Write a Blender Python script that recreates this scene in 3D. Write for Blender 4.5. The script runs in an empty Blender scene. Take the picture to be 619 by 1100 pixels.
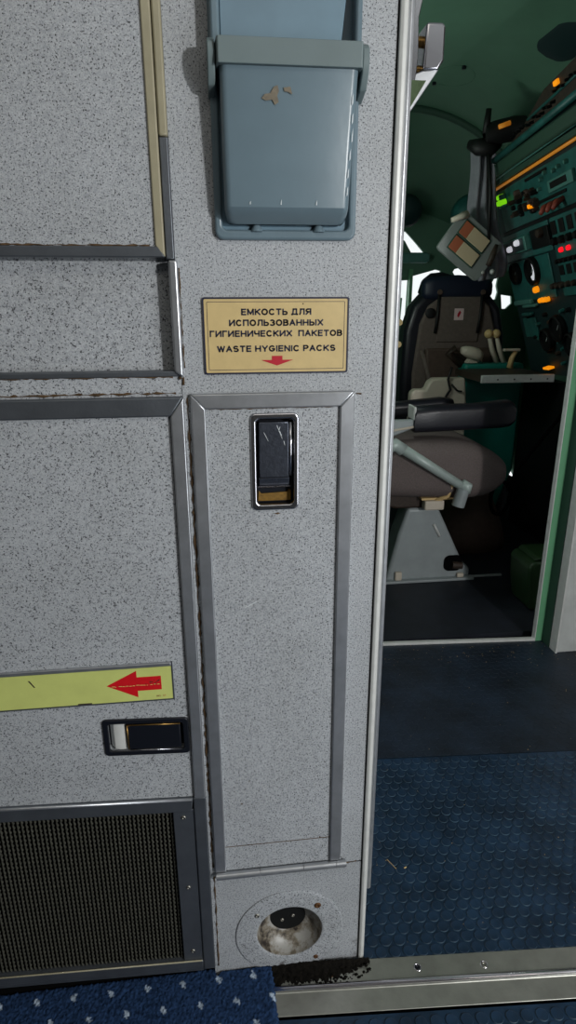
import bpy, bmesh, math, random
from mathutils import Vector, Matrix
random.seed(7)
S = bpy.context.scene
COL = S.collection

# ------------------------------------------------------------------ camera, world, light, exposure
F_PX, YAW, PITCH, ROLL = 671.23, math.radians(6.829), math.radians(18.535), math.radians(-0.211)
fw = Vector((math.sin(YAW)*math.cos(PITCH), math.cos(YAW)*math.cos(PITCH), -math.sin(PITCH)))
rt = Vector((math.cos(YAW), -math.sin(YAW), 0)); up = rt.cross(fw)
rt2 = rt*math.cos(ROLL) + up*math.sin(ROLL); up2 = -rt*math.sin(ROLL) + up*math.cos(ROLL)
cd = bpy.data.cameras.new('camera'); cam = bpy.data.objects.new('camera', cd); COL.objects.link(cam)
cam.matrix_world = Matrix(((rt2.x, up2.x, -fw.x, 0), (rt2.y, up2.y, -fw.y, -.82), (rt2.z, up2.z, -fw.z, 1.16), (0, 0, 0, 1)))
cd.sensor_fit = 'VERTICAL'; cd.sensor_height = 24; cd.lens = 24*F_PX/1100; cd.clip_start = .01
S.camera = cam
wd = bpy.data.worlds.new('sky'); S.world = wd; wd.use_nodes = True
bgn = wd.node_tree.nodes['Background']; bgn.inputs[0].default_value = (.95, .97, 1, 1); bgn.inputs[1].default_value = 1.15
def area(name, loc, target, sx, sy, power, color):
    l = bpy.data.lights.new(name, 'AREA'); l.shape = 'RECTANGLE'; l.size = sx; l.size_y = sy; l.energy = power; l.color = color
    o = bpy.data.objects.new(name, l); COL.objects.link(o); o.location = loc
    o.rotation_euler = (Vector(target)-Vector(loc)).to_track_quat('-Z', 'Y').to_euler(); return o
area('entry_daylight', (1.34, -1.78, 1.48), (.1, 0, .85), .09, .12, 26, (1, .99, .97))
area('low_wall_fill', (1.44, -1.50, .62), (.15, 0, .25), .8, 1.0, 11, (.93, .97, 1))  # added soft fill that brightens the lower part of the wall
area('cabin_soft_fill', (-.1, -1.0, 2.08), (-.1, -.7, 0), 1.2, .5, 3.5, (1, .92, .80))  # added warm overhead fill, out of view
_l = bpy.data.lights.new('cockpit_fill', 'POINT'); _l.energy = 8.5; _l.color = (.92, 1, .94); _l.shadow_soft_size = .12  # added fill to brighten the cockpit, hidden behind the grey wall
_o = bpy.data.objects.new('cockpit_fill', _l); COL.objects.link(_o); _o.location = (.40, 1.66, 1.30)
S.view_settings.view_transform = 'Standard'; S.view_settings.look = 'None'
S.view_settings.exposure = 0; S.view_settings.gamma = 1; S.view_settings.use_curve_mapping = False

# ------------------------------------------------------------------ materials
def srgb(r, g, b):
    f = lambda c: (c/255/12.92) if c/255 <= .04045 else ((c/255+.055)/1.055)**2.4
    return (f(r), f(g), f(b), 1)
def mat(name, c, rough=.5, metal=0, var=0, scale=30, bump=0, bscale=200, spec=.5, coat=0, emit=None, estr=0):
    m = bpy.data.materials.new(name); m.use_nodes = True; nt = m.node_tree; n = nt.nodes; L = nt.links
    b = n['Principled BSDF']; b.inputs['Roughness'].default_value = rough; b.inputs['Metallic'].default_value = metal
    b.inputs['Specular IOR Level'].default_value = spec; b.inputs['Coat Weight'].default_value = coat
    b.inputs['Base Color'].default_value = c
    tc = n.new('ShaderNodeTexCoord')
    if var:
        no = n.new('ShaderNodeTexNoise'); no.inputs['Scale'].default_value = scale; no.inputs['Detail'].default_value = 5; no.inputs['Roughness'].default_value = .6
        L.new(tc.outputs['Object'], no.inputs['Vector'])
        cr = n.new('ShaderNodeValToRGB'); L.new(no.outputs['Fac'], cr.inputs['Fac'])
        cr.color_ramp.elements[0].position = .3; cr.color_ramp.elements[1].position = .7
        cr.color_ramp.elements[0].color = tuple(max(0, x*(1-var)) for x in c[:3])+(1,)
        cr.color_ramp.elements[1].color = tuple(min(1, x*(1+var)) for x in c[:3])+(1,)
        L.new(cr.outputs['Color'], b.inputs['Base Color'])
    if bump:
        nb = n.new('ShaderNodeTexNoise'); nb.inputs['Scale'].default_value = bscale; nb.inputs['Detail'].default_value = 3
        L.new(tc.outputs['Object'], nb.inputs['Vector'])
        bp = n.new('ShaderNodeBump'); bp.inputs['Strength'].default_value = bump; bp.inputs['Distance'].default_value = .002
        L.new(nb.outputs['Fac'], bp.inputs['Height']); L.new(bp.outputs['Normal'], b.inputs['Normal'])
    if emit:
        b.inputs['Emission Color'].default_value = emit; b.inputs['Emission Strength'].default_value = estr
    return m
def laminate(name, base, dark, grime=0):
    m = mat(name, base, .48); nt = m.node_tree; n = nt.nodes; L = nt.links; b = n['Principled BSDF']
    tc = n.new('ShaderNodeTexCoord')
    def noise(sc, det, ro=.5):
        x = n.new('ShaderNodeTexNoise'); x.inputs['Scale'].default_value = sc; x.inputs['Detail'].default_value = det; x.inputs['Roughness'].default_value = ro
        L.new(tc.outputs['Object'], x.inputs['Vector']); return x
    def ramp(src, p0, c0, p1, c1):
        r = n.new('ShaderNodeValToRGB'); e = r.color_ramp.elements
        e[0].position = p0; e[0].color = c0; e[1].position = p1; e[1].color = c1; L.new(src, r.inputs['Fac']); return r
    def mix(kind, fac, a, bb):
        x = n.new('ShaderNodeMixRGB'); x.blend_type = kind
        if isinstance(fac, float): x.inputs[0].default_value = fac
        else: L.new(fac, x.inputs[0])
        for k, v in ((1, a), (2, bb)):
            if isinstance(v, tuple): x.inputs[k].default_value = v
            else: L.new(v, x.inputs[k])
        return x.outputs[0]
    n1 = noise(480, 2, .65); n2 = noise(260, 1); n3 = noise(7, 4, .6); n4 = noise(700, 0)
    sp = ramp(n1.outputs['Fac'],  .352, (1, 1, 1, 1), .435, (0, 0, 0, 1))
    lt = ramp(n4.outputs['Fac'], .42, (0, 0, 0, 1), .72, (1, 1, 1, 1))
    c = mix('MIX', lt.outputs[0], base, tuple(min(1, x*1.28) for x in base[:3])+(1,))
    mot = ramp(n2.outputs['Fac'], .3, (.72, .73, .75, 1), .62, (1, 1, 1, 1))
    c = mix('MULTIPLY', .7, c, mot.outputs[0])
    c = mix('MIX', sp.outputs[0], c, dark)
    cl = ramp(n3.outputs['Fac'], .32, (.88, .88, .87, 1), .62, (1, 1, 1, 1))
    c = mix('MULTIPLY', 1.0, c, cl.outputs[0])
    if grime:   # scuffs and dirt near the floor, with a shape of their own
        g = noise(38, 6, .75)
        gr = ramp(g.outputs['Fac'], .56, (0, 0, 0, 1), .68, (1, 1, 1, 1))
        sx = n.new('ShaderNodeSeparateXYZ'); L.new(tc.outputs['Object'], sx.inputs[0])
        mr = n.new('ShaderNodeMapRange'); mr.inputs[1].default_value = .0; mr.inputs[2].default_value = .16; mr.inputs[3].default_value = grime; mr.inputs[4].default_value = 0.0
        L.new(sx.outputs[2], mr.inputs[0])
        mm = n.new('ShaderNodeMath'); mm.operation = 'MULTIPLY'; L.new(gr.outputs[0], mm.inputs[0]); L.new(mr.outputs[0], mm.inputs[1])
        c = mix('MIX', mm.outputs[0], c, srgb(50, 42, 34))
    L.new(c, b.inputs['Base Color'])
    bp = n.new('ShaderNodeBump'); bp.inputs['Strength'].default_value = .12; bp.inputs['Distance'].default_value = .001
    L.new(n1.outputs['Fac'], bp.inputs['Height']); L.new(bp.outputs[0], b.inputs['Normal'])
    return m
M = {}
M['lam'] = laminate('speckled_grey_laminate', srgb(165, 169, 173), srgb(32, 34, 39))
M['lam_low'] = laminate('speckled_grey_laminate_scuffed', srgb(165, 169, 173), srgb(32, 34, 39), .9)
M['alu'] = mat('brushed_aluminium', srgb(176, 179, 183), .34, .8, .14, 25, .04, 300)
M['alu_dark'] = mat('dark_grey_metal', srgb(104, 109, 115), .42, .75, .12, 20, .12, 250)
M['alu_white'] = mat('pale_aluminium_edge', srgb(200, 202, 199), .4, .05, .08, 40)
M['cream_trim'] = mat('cream_plastic_edge', srgb(150, 144, 120), .45, 0, .1, 30)
M['black'] = mat('black_gap', srgb(16, 16, 17), .7, spec=.2)
M['dark_rubber'] = mat('dark_rubber', srgb(38, 41, 48), .5)
M['rust'] = mat('brown_rusty_sealant', srgb(78, 58, 34), .85, 0, .5, 120, .5, 400)
M['grime'] = mat('black_grime', srgb(17, 15, 12), .9, 0, .7, 150, 1, 350, spec=.12)
M['bin'] = mat('blue_grey_plastic', srgb(102, 121, 131), .3, 0, .07, 14, .08, 60)
M['bin_band'] = mat('grey_green_plastic', srgb(104, 119, 121), .42, 0, .06, 20)
M['bin_inside'] = mat('pale_blue_plastic', srgb(106, 133, 149), .33, 0, .12, 9)
M['chip'] = mat('bare_brown_patch', srgb(112, 104, 88), .6, 0, .2, 200)
M['scratch'] = mat('white_scratch', srgb(215, 222, 225), .5)
M['beige'] = mat('beige_sign_face', srgb(200, 177, 124), .42, 0, .07, 40)
M['navy_ink'] = mat('navy_ink', srgb(22, 26, 52), .5)
M['red_ink'] = mat('red_ink', srgb(178, 8, 36), .5)
M['red_mark'] = mat('red_arrow_print', srgb(196, 10, 22), .5, 0, .08, 120)
M['lime'] = mat('pale_lime_strip', srgb(192, 200, 116), .5, 0, .06, 25)
M['chrome'] = mat('worn_chrome', srgb(190, 190, 196), .18, 1)
M['steel_blue'] = mat('scratched_steel', srgb(88, 93, 104), .3, .8, .15, 120, .2, 300)
M['black_steel'] = mat('black_metal', srgb(22, 25, 33), .38, .3)
M['yellow_grease'] = mat('yellow_residue', srgb(116, 86, 26), .5, 0, .4, 200)
M['olive_glass'] = mat('olive_glass', srgb(82, 98, 72), .12, 0, .3, 60, spec=.8)
M['brass'] = mat('brass', srgb(150, 118, 66), .3, .9)
M['screw'] = mat('steel_screw', srgb(150, 148, 140), .3, .9)
M['screw_rust'] = mat('rusty_screw', srgb(92, 62, 34), .6, .4)
M['mesh'] = mat('olive_black_mesh', srgb(70, 70, 62), .5, .1, .4, 180)
M['void'] = mat('unlit_cavity', srgb(8, 8, 9), .95, spec=.05)
M['cup'] = mat('dirty_white_enamel', srgb(172, 173, 172), .4, 0, .1, 30)
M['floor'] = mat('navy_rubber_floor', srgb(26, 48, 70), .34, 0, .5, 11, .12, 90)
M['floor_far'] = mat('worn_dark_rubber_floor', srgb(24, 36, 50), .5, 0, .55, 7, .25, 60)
M['rim'] = mat('disc_edge_glint', srgb(64, 86, 98), .35, 0, .65, 9)  # lighter edge colour paints the glints of light on the disc rims
M['thresh'] = mat('dull_steel_threshold', srgb(165, 166, 158), .36, .7, .14, 22, .15, 120)
M['thresh_bright'] = mat('polished_steel_bead', srgb(225, 222, 228), .16, .95)
# cockpit
M['shell'] = mat('grey_green_cockpit_lining', srgb(84, 124, 102), .6, 0, .08, 5)
M['shell_rim'] = mat('green_seam', srgb(62, 102, 82), .6)
M['shell_dark'] = mat('dark_green_rib', srgb(46, 76, 62), .6)
M['mint'] = mat('mint_green_paint', srgb(98, 158, 118), .45, 0, .06, 20)
M['mint_dark'] = mat('dark_green_paint', srgb(34, 66, 52), .6)
M['white_paint'] = mat('scuffed_white_paint', srgb(186, 190, 188), .5, 0, .12, 14)
M['panel'] = mat('teal_panel_paint', srgb(32, 92, 88), .5, 0, .35, 14)
M['panel_light'] = mat('light_teal_panel_paint', srgb(74, 126, 118), .5, 0, .1, 20)
M['panel_dark'] = mat('dark_teal_paint', srgb(11, 42, 44), .6)
M['panel_black'] = mat('panel_black', srgb(14, 16, 17), .6, spec=.25)
M['teal'] = mat('teal_console_paint', srgb(16, 120, 108), .5, 0, .08, 12)
M['amber'] = mat('amber_lamp', srgb(235, 150, 30), .4, emit=srgb(255, 150, 15), estr=.75)
M['gold_tube'] = mat('amber_strip_and_glint', srgb(220, 150, 60), .4, emit=srgb(235, 140, 35), estr=.22)
M['red_lamp'] = mat('red_lamp', srgb(255, 30, 40), .4, emit=srgb(255, 20, 35), estr=1.1)
M['white_lamp'] = mat('white_lamp', srgb(235, 235, 240), .3, emit=srgb(220, 220, 230), estr=.55)
M['green_lamp'] = mat('yellow_green_lamp', srgb(140, 220, 30), .4, emit=srgb(120, 210, 20), estr=.8)
M['glass_face'] = mat('instrument_glass', srgb(150, 186, 190), .05, 0, spec=.9)
M['brown'] = mat('dark_brown_parts', srgb(52, 40, 32), .6, 0, .5, 90)
M['red_cap'] = mat('dull_red_switch_cap', srgb(150, 66, 52), .5)
M['leather'] = mat('black_leather', srgb(27, 27, 36), .36, 0, .15, 60, .25, 160)
M['cloth'] = mat('taupe_seat_cloth', srgb(104, 94, 92), .85, 0, .2, 200, .4, 500)
M['cloth2'] = mat('brown_seat_back_cloth', srgb(104, 92, 86), .8, 0, .14, 60, .2, 300)
M['cloth3'] = mat('brown_pocket_leather', srgb(84, 68, 60), .7, 0, .15, 40, .2, 200)
M['grey_paint'] = mat('grey_metal_paint', srgb(150, 158, 160), .45, .1, .08, 15)
M['tube_paint'] = mat('pale_green_grey_paint', srgb(172, 186, 182), .4, .1, .06, 30)
M['beige_plastic'] = mat('beige_plastic', srgb(202, 192, 176), .5, 0, .06, 20)
M['cream_knob'] = mat('cream_knob', srgb(214, 184, 130), .4)
M['cabin_wall'] = mat('cabin_wall_grey', srgb(92, 90, 86), .6, 0, .06, 6)
M['curtain'] = mat('grey_curtain_cloth', srgb(128, 128, 136), .85, 0, .12, 30)
M['tablet'] = mat('grey_plastic_board', srgb(134, 140, 138), .5, 0, .05, 30)
M['card'] = mat('beige_card', srgb(204, 184, 152), .7)
M['card_red'] = mat('orange_brown_card', srgb(176, 96, 66), .7)
M['sticker'] = mat('pink_white_sticker', srgb(226, 200, 200), .6)
M['table_top'] = mat('dark_brown_table_top', srgb(46, 38, 30), .5)
M['green_box'] = mat('dark_green_plastic', srgb(36, 62, 34), .4, 0, .2, 12, .1, 30)
M['mat'] = mat('black_blue_floor_mat', srgb(25, 30, 40), .6, 0, .3, 12, .2, 100)
M['fan'] = mat('matte_black_plastic', srgb(12, 12, 13), .6)
M['bluegrey'] = mat('navy_rubber_headrest', srgb(24, 32, 52), .5)
g = bpy.data.materials.new('clear_glass'); g.use_nodes = True; nt = g.node_tree; _o = nt.nodes['Material Output']
_t = nt.nodes.new('ShaderNodeBsdfTransparent'); _t.inputs[0].default_value = (.96, .98, .97, 1); _g = nt.nodes.new('ShaderNodeBsdfGlossy'); _g.inputs['Roughness'].default_value = .02
_m = nt.nodes.new('ShaderNodeMixShader'); _m.inputs[0].default_value = .04; nt.links.new(_t.outputs[0], _m.inputs[1]); nt.links.new(_g.outputs[0], _m.inputs[2]); nt.links.new(_m.outputs[0], _o.inputs[0])
M['glass'] = g
# carpet: colour attribute carries the woven dot pattern
cm = mat('navy_dotted_carpet', srgb(30, 58, 110), .95, spec=.1); _a = cm.node_tree.nodes.new('ShaderNodeVertexColor'); _a.layer_name = 'weave'
cm.node_tree.links.new(_a.outputs['Color'], cm.node_tree.nodes['Principled BSDF'].inputs['Base Color']); M['carpet'] = cm

# ------------------------------------------------------------------ helpers
def NB(): return bmesh.new()
def put(name, bm, m, parent=None, smooth=False, bevel=0, seg=2, label=None):
    me = bpy.data.meshes.new(name); bmesh.ops.recalc_face_normals(bm, faces=bm.faces); bm.to_mesh(me); bm.free()
    if smooth:
        for p in me.polygons: p.use_smooth = True
    o = bpy.data.objects.new(name, me); COL.objects.link(o); me.materials.append(m)
    if bevel:
        b = o.modifiers.new('edge', 'BEVEL'); b.width = bevel; b.segments = seg; b.limit_method = 'ANGLE'; b.angle_limit = math.radians(35)
    if smooth == 'auto' or bevel:
        for p in me.polygons: p.use_smooth = True
        w = o.modifiers.new('wn', 'WEIGHTED_NORMAL'); w.keep_sharp = True
        if hasattr(me, 'set_sharp_from_angle'): me.set_sharp_from_angle(angle=math.radians(40))
    if parent is not None:
        o.parent = parent; o.matrix_parent_inverse = parent.matrix_world.inverted()
    if label: o['label'] = label
    return o
def thing(name, label, cat, loc=(0, 0, 0), group=None):
    o = bpy.data.objects.new(name, None); COL.objects.link(o); o.location = loc; o.matrix_world = Matrix.Translation(loc)
    o.empty_display_size = .02; o['label'] = label; o['category'] = cat
    if group: o['group'] = group
    return o
def tag(o, label, cat, group=None, kind=None):
    o['label'] = label; o['category'] = cat
    if group: o['group'] = group
    if kind: o['kind'] = kind
    return o
def struct(o, label, cat='wall'):
    o['kind'] = 'structure'; o['label'] = label; o['category'] = cat; return o
def box(bm, x0, x1, y0, y1, z0, z1, mtx=None):
    r = bmesh.ops.create_cube(bm, size=1)
    bmesh.ops.scale(bm, vec=(x1-x0, y1-y0, z1-z0), verts=r['verts']); bmesh.ops.translate(bm, vec=((x0+x1)/2, (y0+y1)/2, (z0+z1)/2), verts=r['verts'])
    if mtx is not None: bmesh.ops.transform(bm, matrix=mtx, verts=r['verts'])
    return r['verts']
def rrect(x0, z0, x1, z1, r, n=5):
    o = []
    for cx, cz, a in ((x1-r, z1-r, 0), (x0+r, z1-r, 90), (x0+r, z0+r, 180), (x1-r, z0+r, 270)):
        for k in range(n+1):
            t = math.radians(a+90*k/n); o.append((cx+r*math.cos(t), cz+r*math.sin(t)))
    return o
def circ(cx, cz, r, n=32, rz=None):
    return [(cx+r*math.cos(2*math.pi*k/n), cz+(rz or r)*math.sin(2*math.pi*k/n)) for k in range(n)]
ID = lambda a, b, d: (a, d, b)
def plate(bm, outer, holes, d0, d1, fn=ID):
    """flat plate with holes; outline in (a, b), depth d0..d1; fn maps (a, b, d) to the world"""
    loops = [outer]+list(holes); ed = []
    for lp in loops:
        vs = [bm.verts.new(fn(a, b, d0)) for a, b in lp]
        ed += [bm.edges.new((vs[i], vs[(i+1) % len(vs)])) for i in range(len(vs))]
    fs = [x for x in bmesh.ops.triangle_fill(bm, edges=ed, use_beauty=True)['geom'] if isinstance(x, bmesh.types.BMFace)]
    r = bmesh.ops.extrude_face_region(bm, geom=fs)
    vs = [x for x in r['geom'] if isinstance(x, bmesh.types.BMVert)]
    d = Vector(fn(0, 0, d1))-Vector(fn(0, 0, d0)); bmesh.ops.translate(bm, vec=d, verts=vs)
def prism(bm, pts, d0, d1, fn=ID, s1=None):
    """n-gon prism; s1 gives a different outline at d1"""
    a = [bm.verts.new(fn(p[0], p[1], d0)) for p in pts]; b = [bm.verts.new(fn(p[0], p[1], d1)) for p in (s1 or pts)]
    n = len(a); bm.faces.new(a); bm.faces.new(b[::-1])
    for i in range(n): bm.faces.new((a[i], b[i], b[(i+1) % n], a[(i+1) % n]))
def loft(bm, rings, cap=True, closed=True):
    R = [[bm.verts.new(p) for p in r] for r in rings]; n = len(R[0])
    for i in range(len(R)-1):
        for k in range(n if closed else n-1):
            bm.faces.new((R[i][k], R[i][(k+1) % n], R[i+1][(k+1) % n], R[i+1][k]))
    if cap: bm.faces.new(R[0][::-1]); bm.faces.new(R[-1])
    return R
def tube(bm, pts, r, n=10, cap=True):
    pts = [Vector(p) for p in pts]; rr = r if isinstance(r, (list, tuple)) else [r]*len(pts); rings = []; u = None
    for i, p in enumerate(pts):
        t = (pts[min(i+1, len(pts)-1)]-pts[max(i-1, 0)]).normalized()
        if u is None: u = t.orthogonal().normalized()
        u = (u-t*u.dot(t)).normalized(); v = t.cross(u)
        rings.append([p+u*math.cos(2*math.pi*k/n)*rr[i]+v*math.sin(2*math.pi*k/n)*rr[i] for k in range(n)])
    loft(bm, rings, cap)
def lathe(bm, prof, o, ax, n=32, cap=False):
    """prof: (radius, along) pairs about axis ax through o"""
    ax = Vector(ax).normalized(); u = ax.orthogonal().normalized(); v = ax.cross(u); o = Vector(o)
    loft(bm, [[o+ax*h+u*math.cos(2*math.pi*k/n)*r+v*math.sin(2*math.pi*k/n)*r for k in range(n)] for r, h in prof], cap)
def _arc(cx, cy, rx, ry, a0, a1, n=10):
    return [(cx+rx*math.cos(math.radians(a0+(a1-a0)*k/n)), cy+ry*math.sin(math.radians(a0+(a1-a0)*k/n))) for k in range(n+1)]
_P = [[(0, 0), (0, 1), (.55, 1)]+_arc(.55, .74, .45, .26, 90, -90)+[(0, .48)]]
_BOWL = [[(0, .54), (.55, .54)]+_arc(.55, .27, .45, .27, 90, -90)+[(0, 0)]]
_C = [_arc(.5, .5, .5, .5, 40, 320, 18)]
_H = [[(0, 0), (0, 1)], [(1, 0), (1, 1)], [(0, .5), (1, .5)]]
_3 = [_arc(.45, .75, .48, .25, 150, -80, 10)+_arc(.45, .26, .55, .26, 80, -150, 10)]
GLYPH = {'E': (.56, [[(1, 1), (0, 1), (0, 0), (1, 0)], [(0, .52), (.9, .52)]]), 'M': (.8, [[(0, 0), (0, 1), (.5, .12), (1, 1), (1, 0)]]),
 'K': (.66, [[(0, 0), (0, 1)], [(1, 1), (.05, .42)], [(.3, .58), (1, 0)]]), 'O': (.78, [_arc(.5, .5, .5, .5, 0, 360, 24)]), 'C': (.74, _C), 'T': (.64, [[(0, 1), (1, 1)], [(.5, 1), (.5, 0)]]),
 'Ь': (.6, [[(0, 1), (0, 0)]]+_BOWL), 'Д': (.8, [[(0, -.14), (0, .02), (1, .02), (1, -.14)], [(.16, .02), (.26, 1), (.84, 1), (.84, .02)]]), 'Л': (.7, [[(0, 0), (.12, .04), (.22, .3), (.26, 1), (1, 1), (1, 0)]]),
 'Я': (.66, [[(1, 0), (1, 1), (.45, 1)]+_arc(.45, .74, .45, .26, 90, 270)+[(1, .48)], [(.5, .48), (0, 0)]]), 'И': (.7, [[(0, 1), (0, 0), (1, 1), (1, 0)]]), 'П': (.68, [[(0, 0), (0, 1), (1, 1), (1, 0)]]),
 'З': (.6, _3), '3': (.55, _3), 'B': (.64, [[(0, 0), (0, 1), (.5, 1)]+_arc(.5, .77, .42, .23, 90, -90)+[(0, .54)]]+_BOWL), 'A': (.72, [[(0, 0), (.5, 1), (1, 0)], [(.2, .34), (.8, .34)]]), 'H': (.68, _H),
 'Ы': (.92, [[(0, 1), (0, 0)], [(0, .54), (.36, .54)]+_arc(.36, .27, .3, .27, 90, -90)+[(0, 0)], [(1, 0), (1, 1)]]), 'X': (.7, [[(0, 0), (1, 1)], [(0, 1), (1, 0)]]), 'Г': (.54, [[(0, 0), (0, 1), (1, 1)]]),
 'Ч': (.64, [[(0, 1), (0, .6), (.2, .44), (1, .44)], [(1, 1), (1, 0)]]), 'P': (.62, _P), 'W': (.98, [[(0, 1), (.26, 0), (.5, .95), (.74, 0), (1, 1)]]),
 'S': (.64, [_arc(.5, .745, .46, .255, 30, 250, 10)+_arc(.5, .26, .5, .26, 80, -150, 10)]), 'Y': (.7, [[(0, 1), (.5, .45), (1, 1)], [(.5, .45), (.5, 0)]]), 'G': (.76, [_arc(.5, .5, .5, .5, 40, 330, 18)+[(.95, .45), (.55, .45)]]),
 'I': (.0, [[(0, 0), (0, 1)]]), 'N': (.68, [[(0, 0), (0, 1), (1, 0), (1, 1)]]), '8': (.56, [_arc(.5, .76, .42, .24, 0, 360, 14), _arc(.5, .26, .5, .26, 0, 360, 14)]), '7': (.55, [[(0, 1), (1, 1), (.35, 0)]]), '.': (.05, [[(0, 0), (0, .08)]])}
for _a, _b in zip('ЕМКОСТВАНХ', 'EMKOCTBAHX'): GLYPH[_a] = GLYPH[_b]
def text(name, s, cx, cz, width, height, y, m, parent, t=.235, gap=.34):
    """flat lettering built stroke by stroke, centred on (cx, cz), facing -Y"""
    adv = []; x = 0
    for ch in s:
        if ch == ' ': x += .42; continue
        w = GLYPH[ch][0]; adv.append((ch, x)); x += w+gap
    tot = x-gap+t; k = width/tot; hh = height*(1-t); b_ = NB()
    for ch, x0 in adv:
        w, lines = GLYPH[ch]
        for ln in lines:
            pts = [((x0+p[0]*w+t/2)*k, p[1]*hh+height*t/2) for p in ln]
            for (ax, az), (bx, bz) in zip(pts, pts[1:]):
                d = Vector((bx-ax, bz-az)); L_ = d.length
                if L_ < 1e-7: continue
                d /= L_; hw = height*t/2; e_ = min(hw*.75, hw if L_ > hw*1.2 else hw*.3); nrm = Vector((-d.y, d.x))*hw; p = Vector((ax, az))-d*e_; q = Vector((bx, bz))+d*e_
                b_.faces.new([b_.verts.new((cx-width/2+v.x, y, cz-height/2+v.y)) for v in (p+nrm, q+nrm, q-nrm, p-nrm)])
    return put(name, b_, m, parent)
def screw(bm_parent, name, x, y, z, r=.004, ax=(0, -1, 0), m=None, label=None):
    b = NB(); lathe(b, [(r, 0), (r, .0006), (r*.8, .0016), (r*.3, .002), (r*.28, .001), (.0001, .001)], (x, y, z), ax, 14)
    return put(name, b, m or M['screw'], bm_parent, True, label=label)
def bead(name, pts, r, m, parent=None, seed=1, label=None):
    """an irregular line of rusty sealant"""
    rnd = random.Random(seed); P = []; R = []
    for i in range(len(pts)-1):
        a, c = Vector(pts[i]), Vector(pts[i+1]); n = max(2, int((c-a).length/.006))
        for k in range(n):
            P.append(a.lerp(c, k/n)+Vector((rnd.uniform(-1, 1), 0, rnd.uniform(-1, 1)))*r*.5); R.append(r*rnd.choice((.25, .5, .8, 1, 1.3)))
    b = NB(); tube(b, P, R, 5); return put(name, b, m, parent, True, label=label)

# ------------------------------------------------------------------ the galley wall
HOLE = circ(.098, .087, .066, 40)                       # recess of the air outlet
BINH = rrect(.018, 1.238, .175, 1.72, .008)
b = NB(); plate(b, [(-.0375, -.02), (.2245, -.02), (.2245, 2.1), (-.0375, 2.1)],
                [HOLE, BINH, [(-.020, .253), (.176, .253), (.176, 1.042), (-.020, 1.042)]], .0, .018)
struct(put('wall_front', b, M['lam_low']), 'speckled grey laminate wall panel between the cupboards and the doorway')
b = NB(); box(b, -.6, .222, .16, .18, -.02, 2.1); box(b, .20, .2225, .018, .16, -.02, 2.1)
struct(put('wall_back', b, M['lam']), 'hidden rear skin of the cupboard wall')
# edge profile of the wall: bright rounded bar and a thinner channel behind it
b = NB()
prism(b, [(.2262, -.004), (.2300, -.0062), (.2345, -.0055), (.2365, -.002), (.2365, .02), (.2262, .02)], .004, 2.1, lambda a, c, d: (a, c, d))
struct(put('trim_1', b, M['alu_white'], bevel=.0008), 'bright aluminium bar on the right edge of the grey wall', 'trim')
b = NB(); prism(b, [(.2368, .006), (.2412, .004), (.246, .006), (.247, .012), (.247, .03), (.2368, .03)], .163, 2.1, lambda a, c, d: (a, c, d))
struct(put('trim_2', b, M['alu'], bevel=.0008), 'thin grey channel behind the bright bar at the wall edge', 'trim')
b = NB(); box(b, .2247, .2262, -.0012, .01, .004, 2.1)
struct(put('trim_3', b, M['black']), 'black seam beside the bright edge bar', 'trim')
b = NB()                                                 # panel joint under the waste door
for x0, x1, z, sl in ((.193, .2245, .236, .0),): box(b, x0, x1, -.0006, .001, z-.0007, z+.0007)
struct(put('trim_4', b, M['black']), 'thin panel joint beside the bottom of the waste door', 'trim')

# ------------------------------------------------------------------ waste bin in its housing
B = thing('waste_bin', 'blue-grey plastic waste bin in its wall holder above the beige sign', 'bin', (.097, 0, 1.234))
fo = rrect(.0115, 1.2315, .1815, 1.8, .010); fi = rrect(.0205, 1.2425, .1725, 1.79, .006)
b = NB(); plate(b, fo, [fi], -.007, .012); put('frame', b, M['bin'], B, bevel=.003, seg=3)
b = NB()                                                 # tray behind the bin
prism(b, fi, .0, .045); put('holder_back', b, M['bin_inside'], B)
for x in (.061, .136):
    b = NB(); lathe(b, [(.0085, -.004), (.004, .004), (.0025, .010), (.0001, .0105)], (x, -.003, 1.2445), (0, 0, 1), 12)
    put('foot', b, M['bin'], B, True)
def body_ring(z, yf, x0, x1, r=.008, yb=-.002):
    return [(a, d, z) for a, d in rrect(x0, yf, x1, yb, r, 4)]
b = NB()
loft(b, [body_ring(1.2480, -.012, .029, .163), body_ring(1.2505, -.0155, .0262, .1655), body_ring(1.2580, -.0265, .0242, .1675), body_ring(1.2640, -.031, .0235, .1680),
         body_ring(1.33, -.0345, .0227, .1705), body_ring(1.41, -.0385, .0218, .1745)])
body = put('container', b, M['bin'], B, True)
body.data.set_sharp_from_angle(angle=math.radians(32))
def chip(pts, name, m, z0=1.264, y0=-.031, yk=-.0530):
    bb = NB(); bb.faces.new([bb.verts.new((x, y0+yk*(z-z0)-.0011, z-.003)) for x, z in pts]); return put(name, bb, m, body)
chip([(.0665, 1.373), (.070, 1.377), (.076, 1.378), (.080, 1.384), (.084, 1.3855), (.0855, 1.380), (.0835, 1.376), (.0852, 1.370), (.081, 1.367), (.078, 1.372), (.071, 1.371)], 'worn_patch', M['chip'])
chip([(.0905, 1.3835), (.098, 1.3845), (.1000, 1.378), (.0992, 1.3775), (.096, 1.3795), (.0915, 1.380)], 'worn_patch', M['chip'])
rs = random.Random(4)
for k in range(9):                                       # whitish scuffs along the right edge and bottom fold
    if k < 6: z = 1.279+.018*k; x = .1675+rs.uniform(-.002, 0)-.002*(k < 2); p = [(x, z), (x+.0012, z+.002), (x+.0014, z+.010+rs.random()*.006), (x+.0004, z+.008)]
    else: x = .05+.035*(k-6)+rs.random()*.01; p = [(x, 1.2695), (x+.001, 1.2695), (x+.0012, 1.2725+rs.random()*.003), (x+.0002, 1.272)]
    chip(p, 'scratch', M['scratch'])
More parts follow.
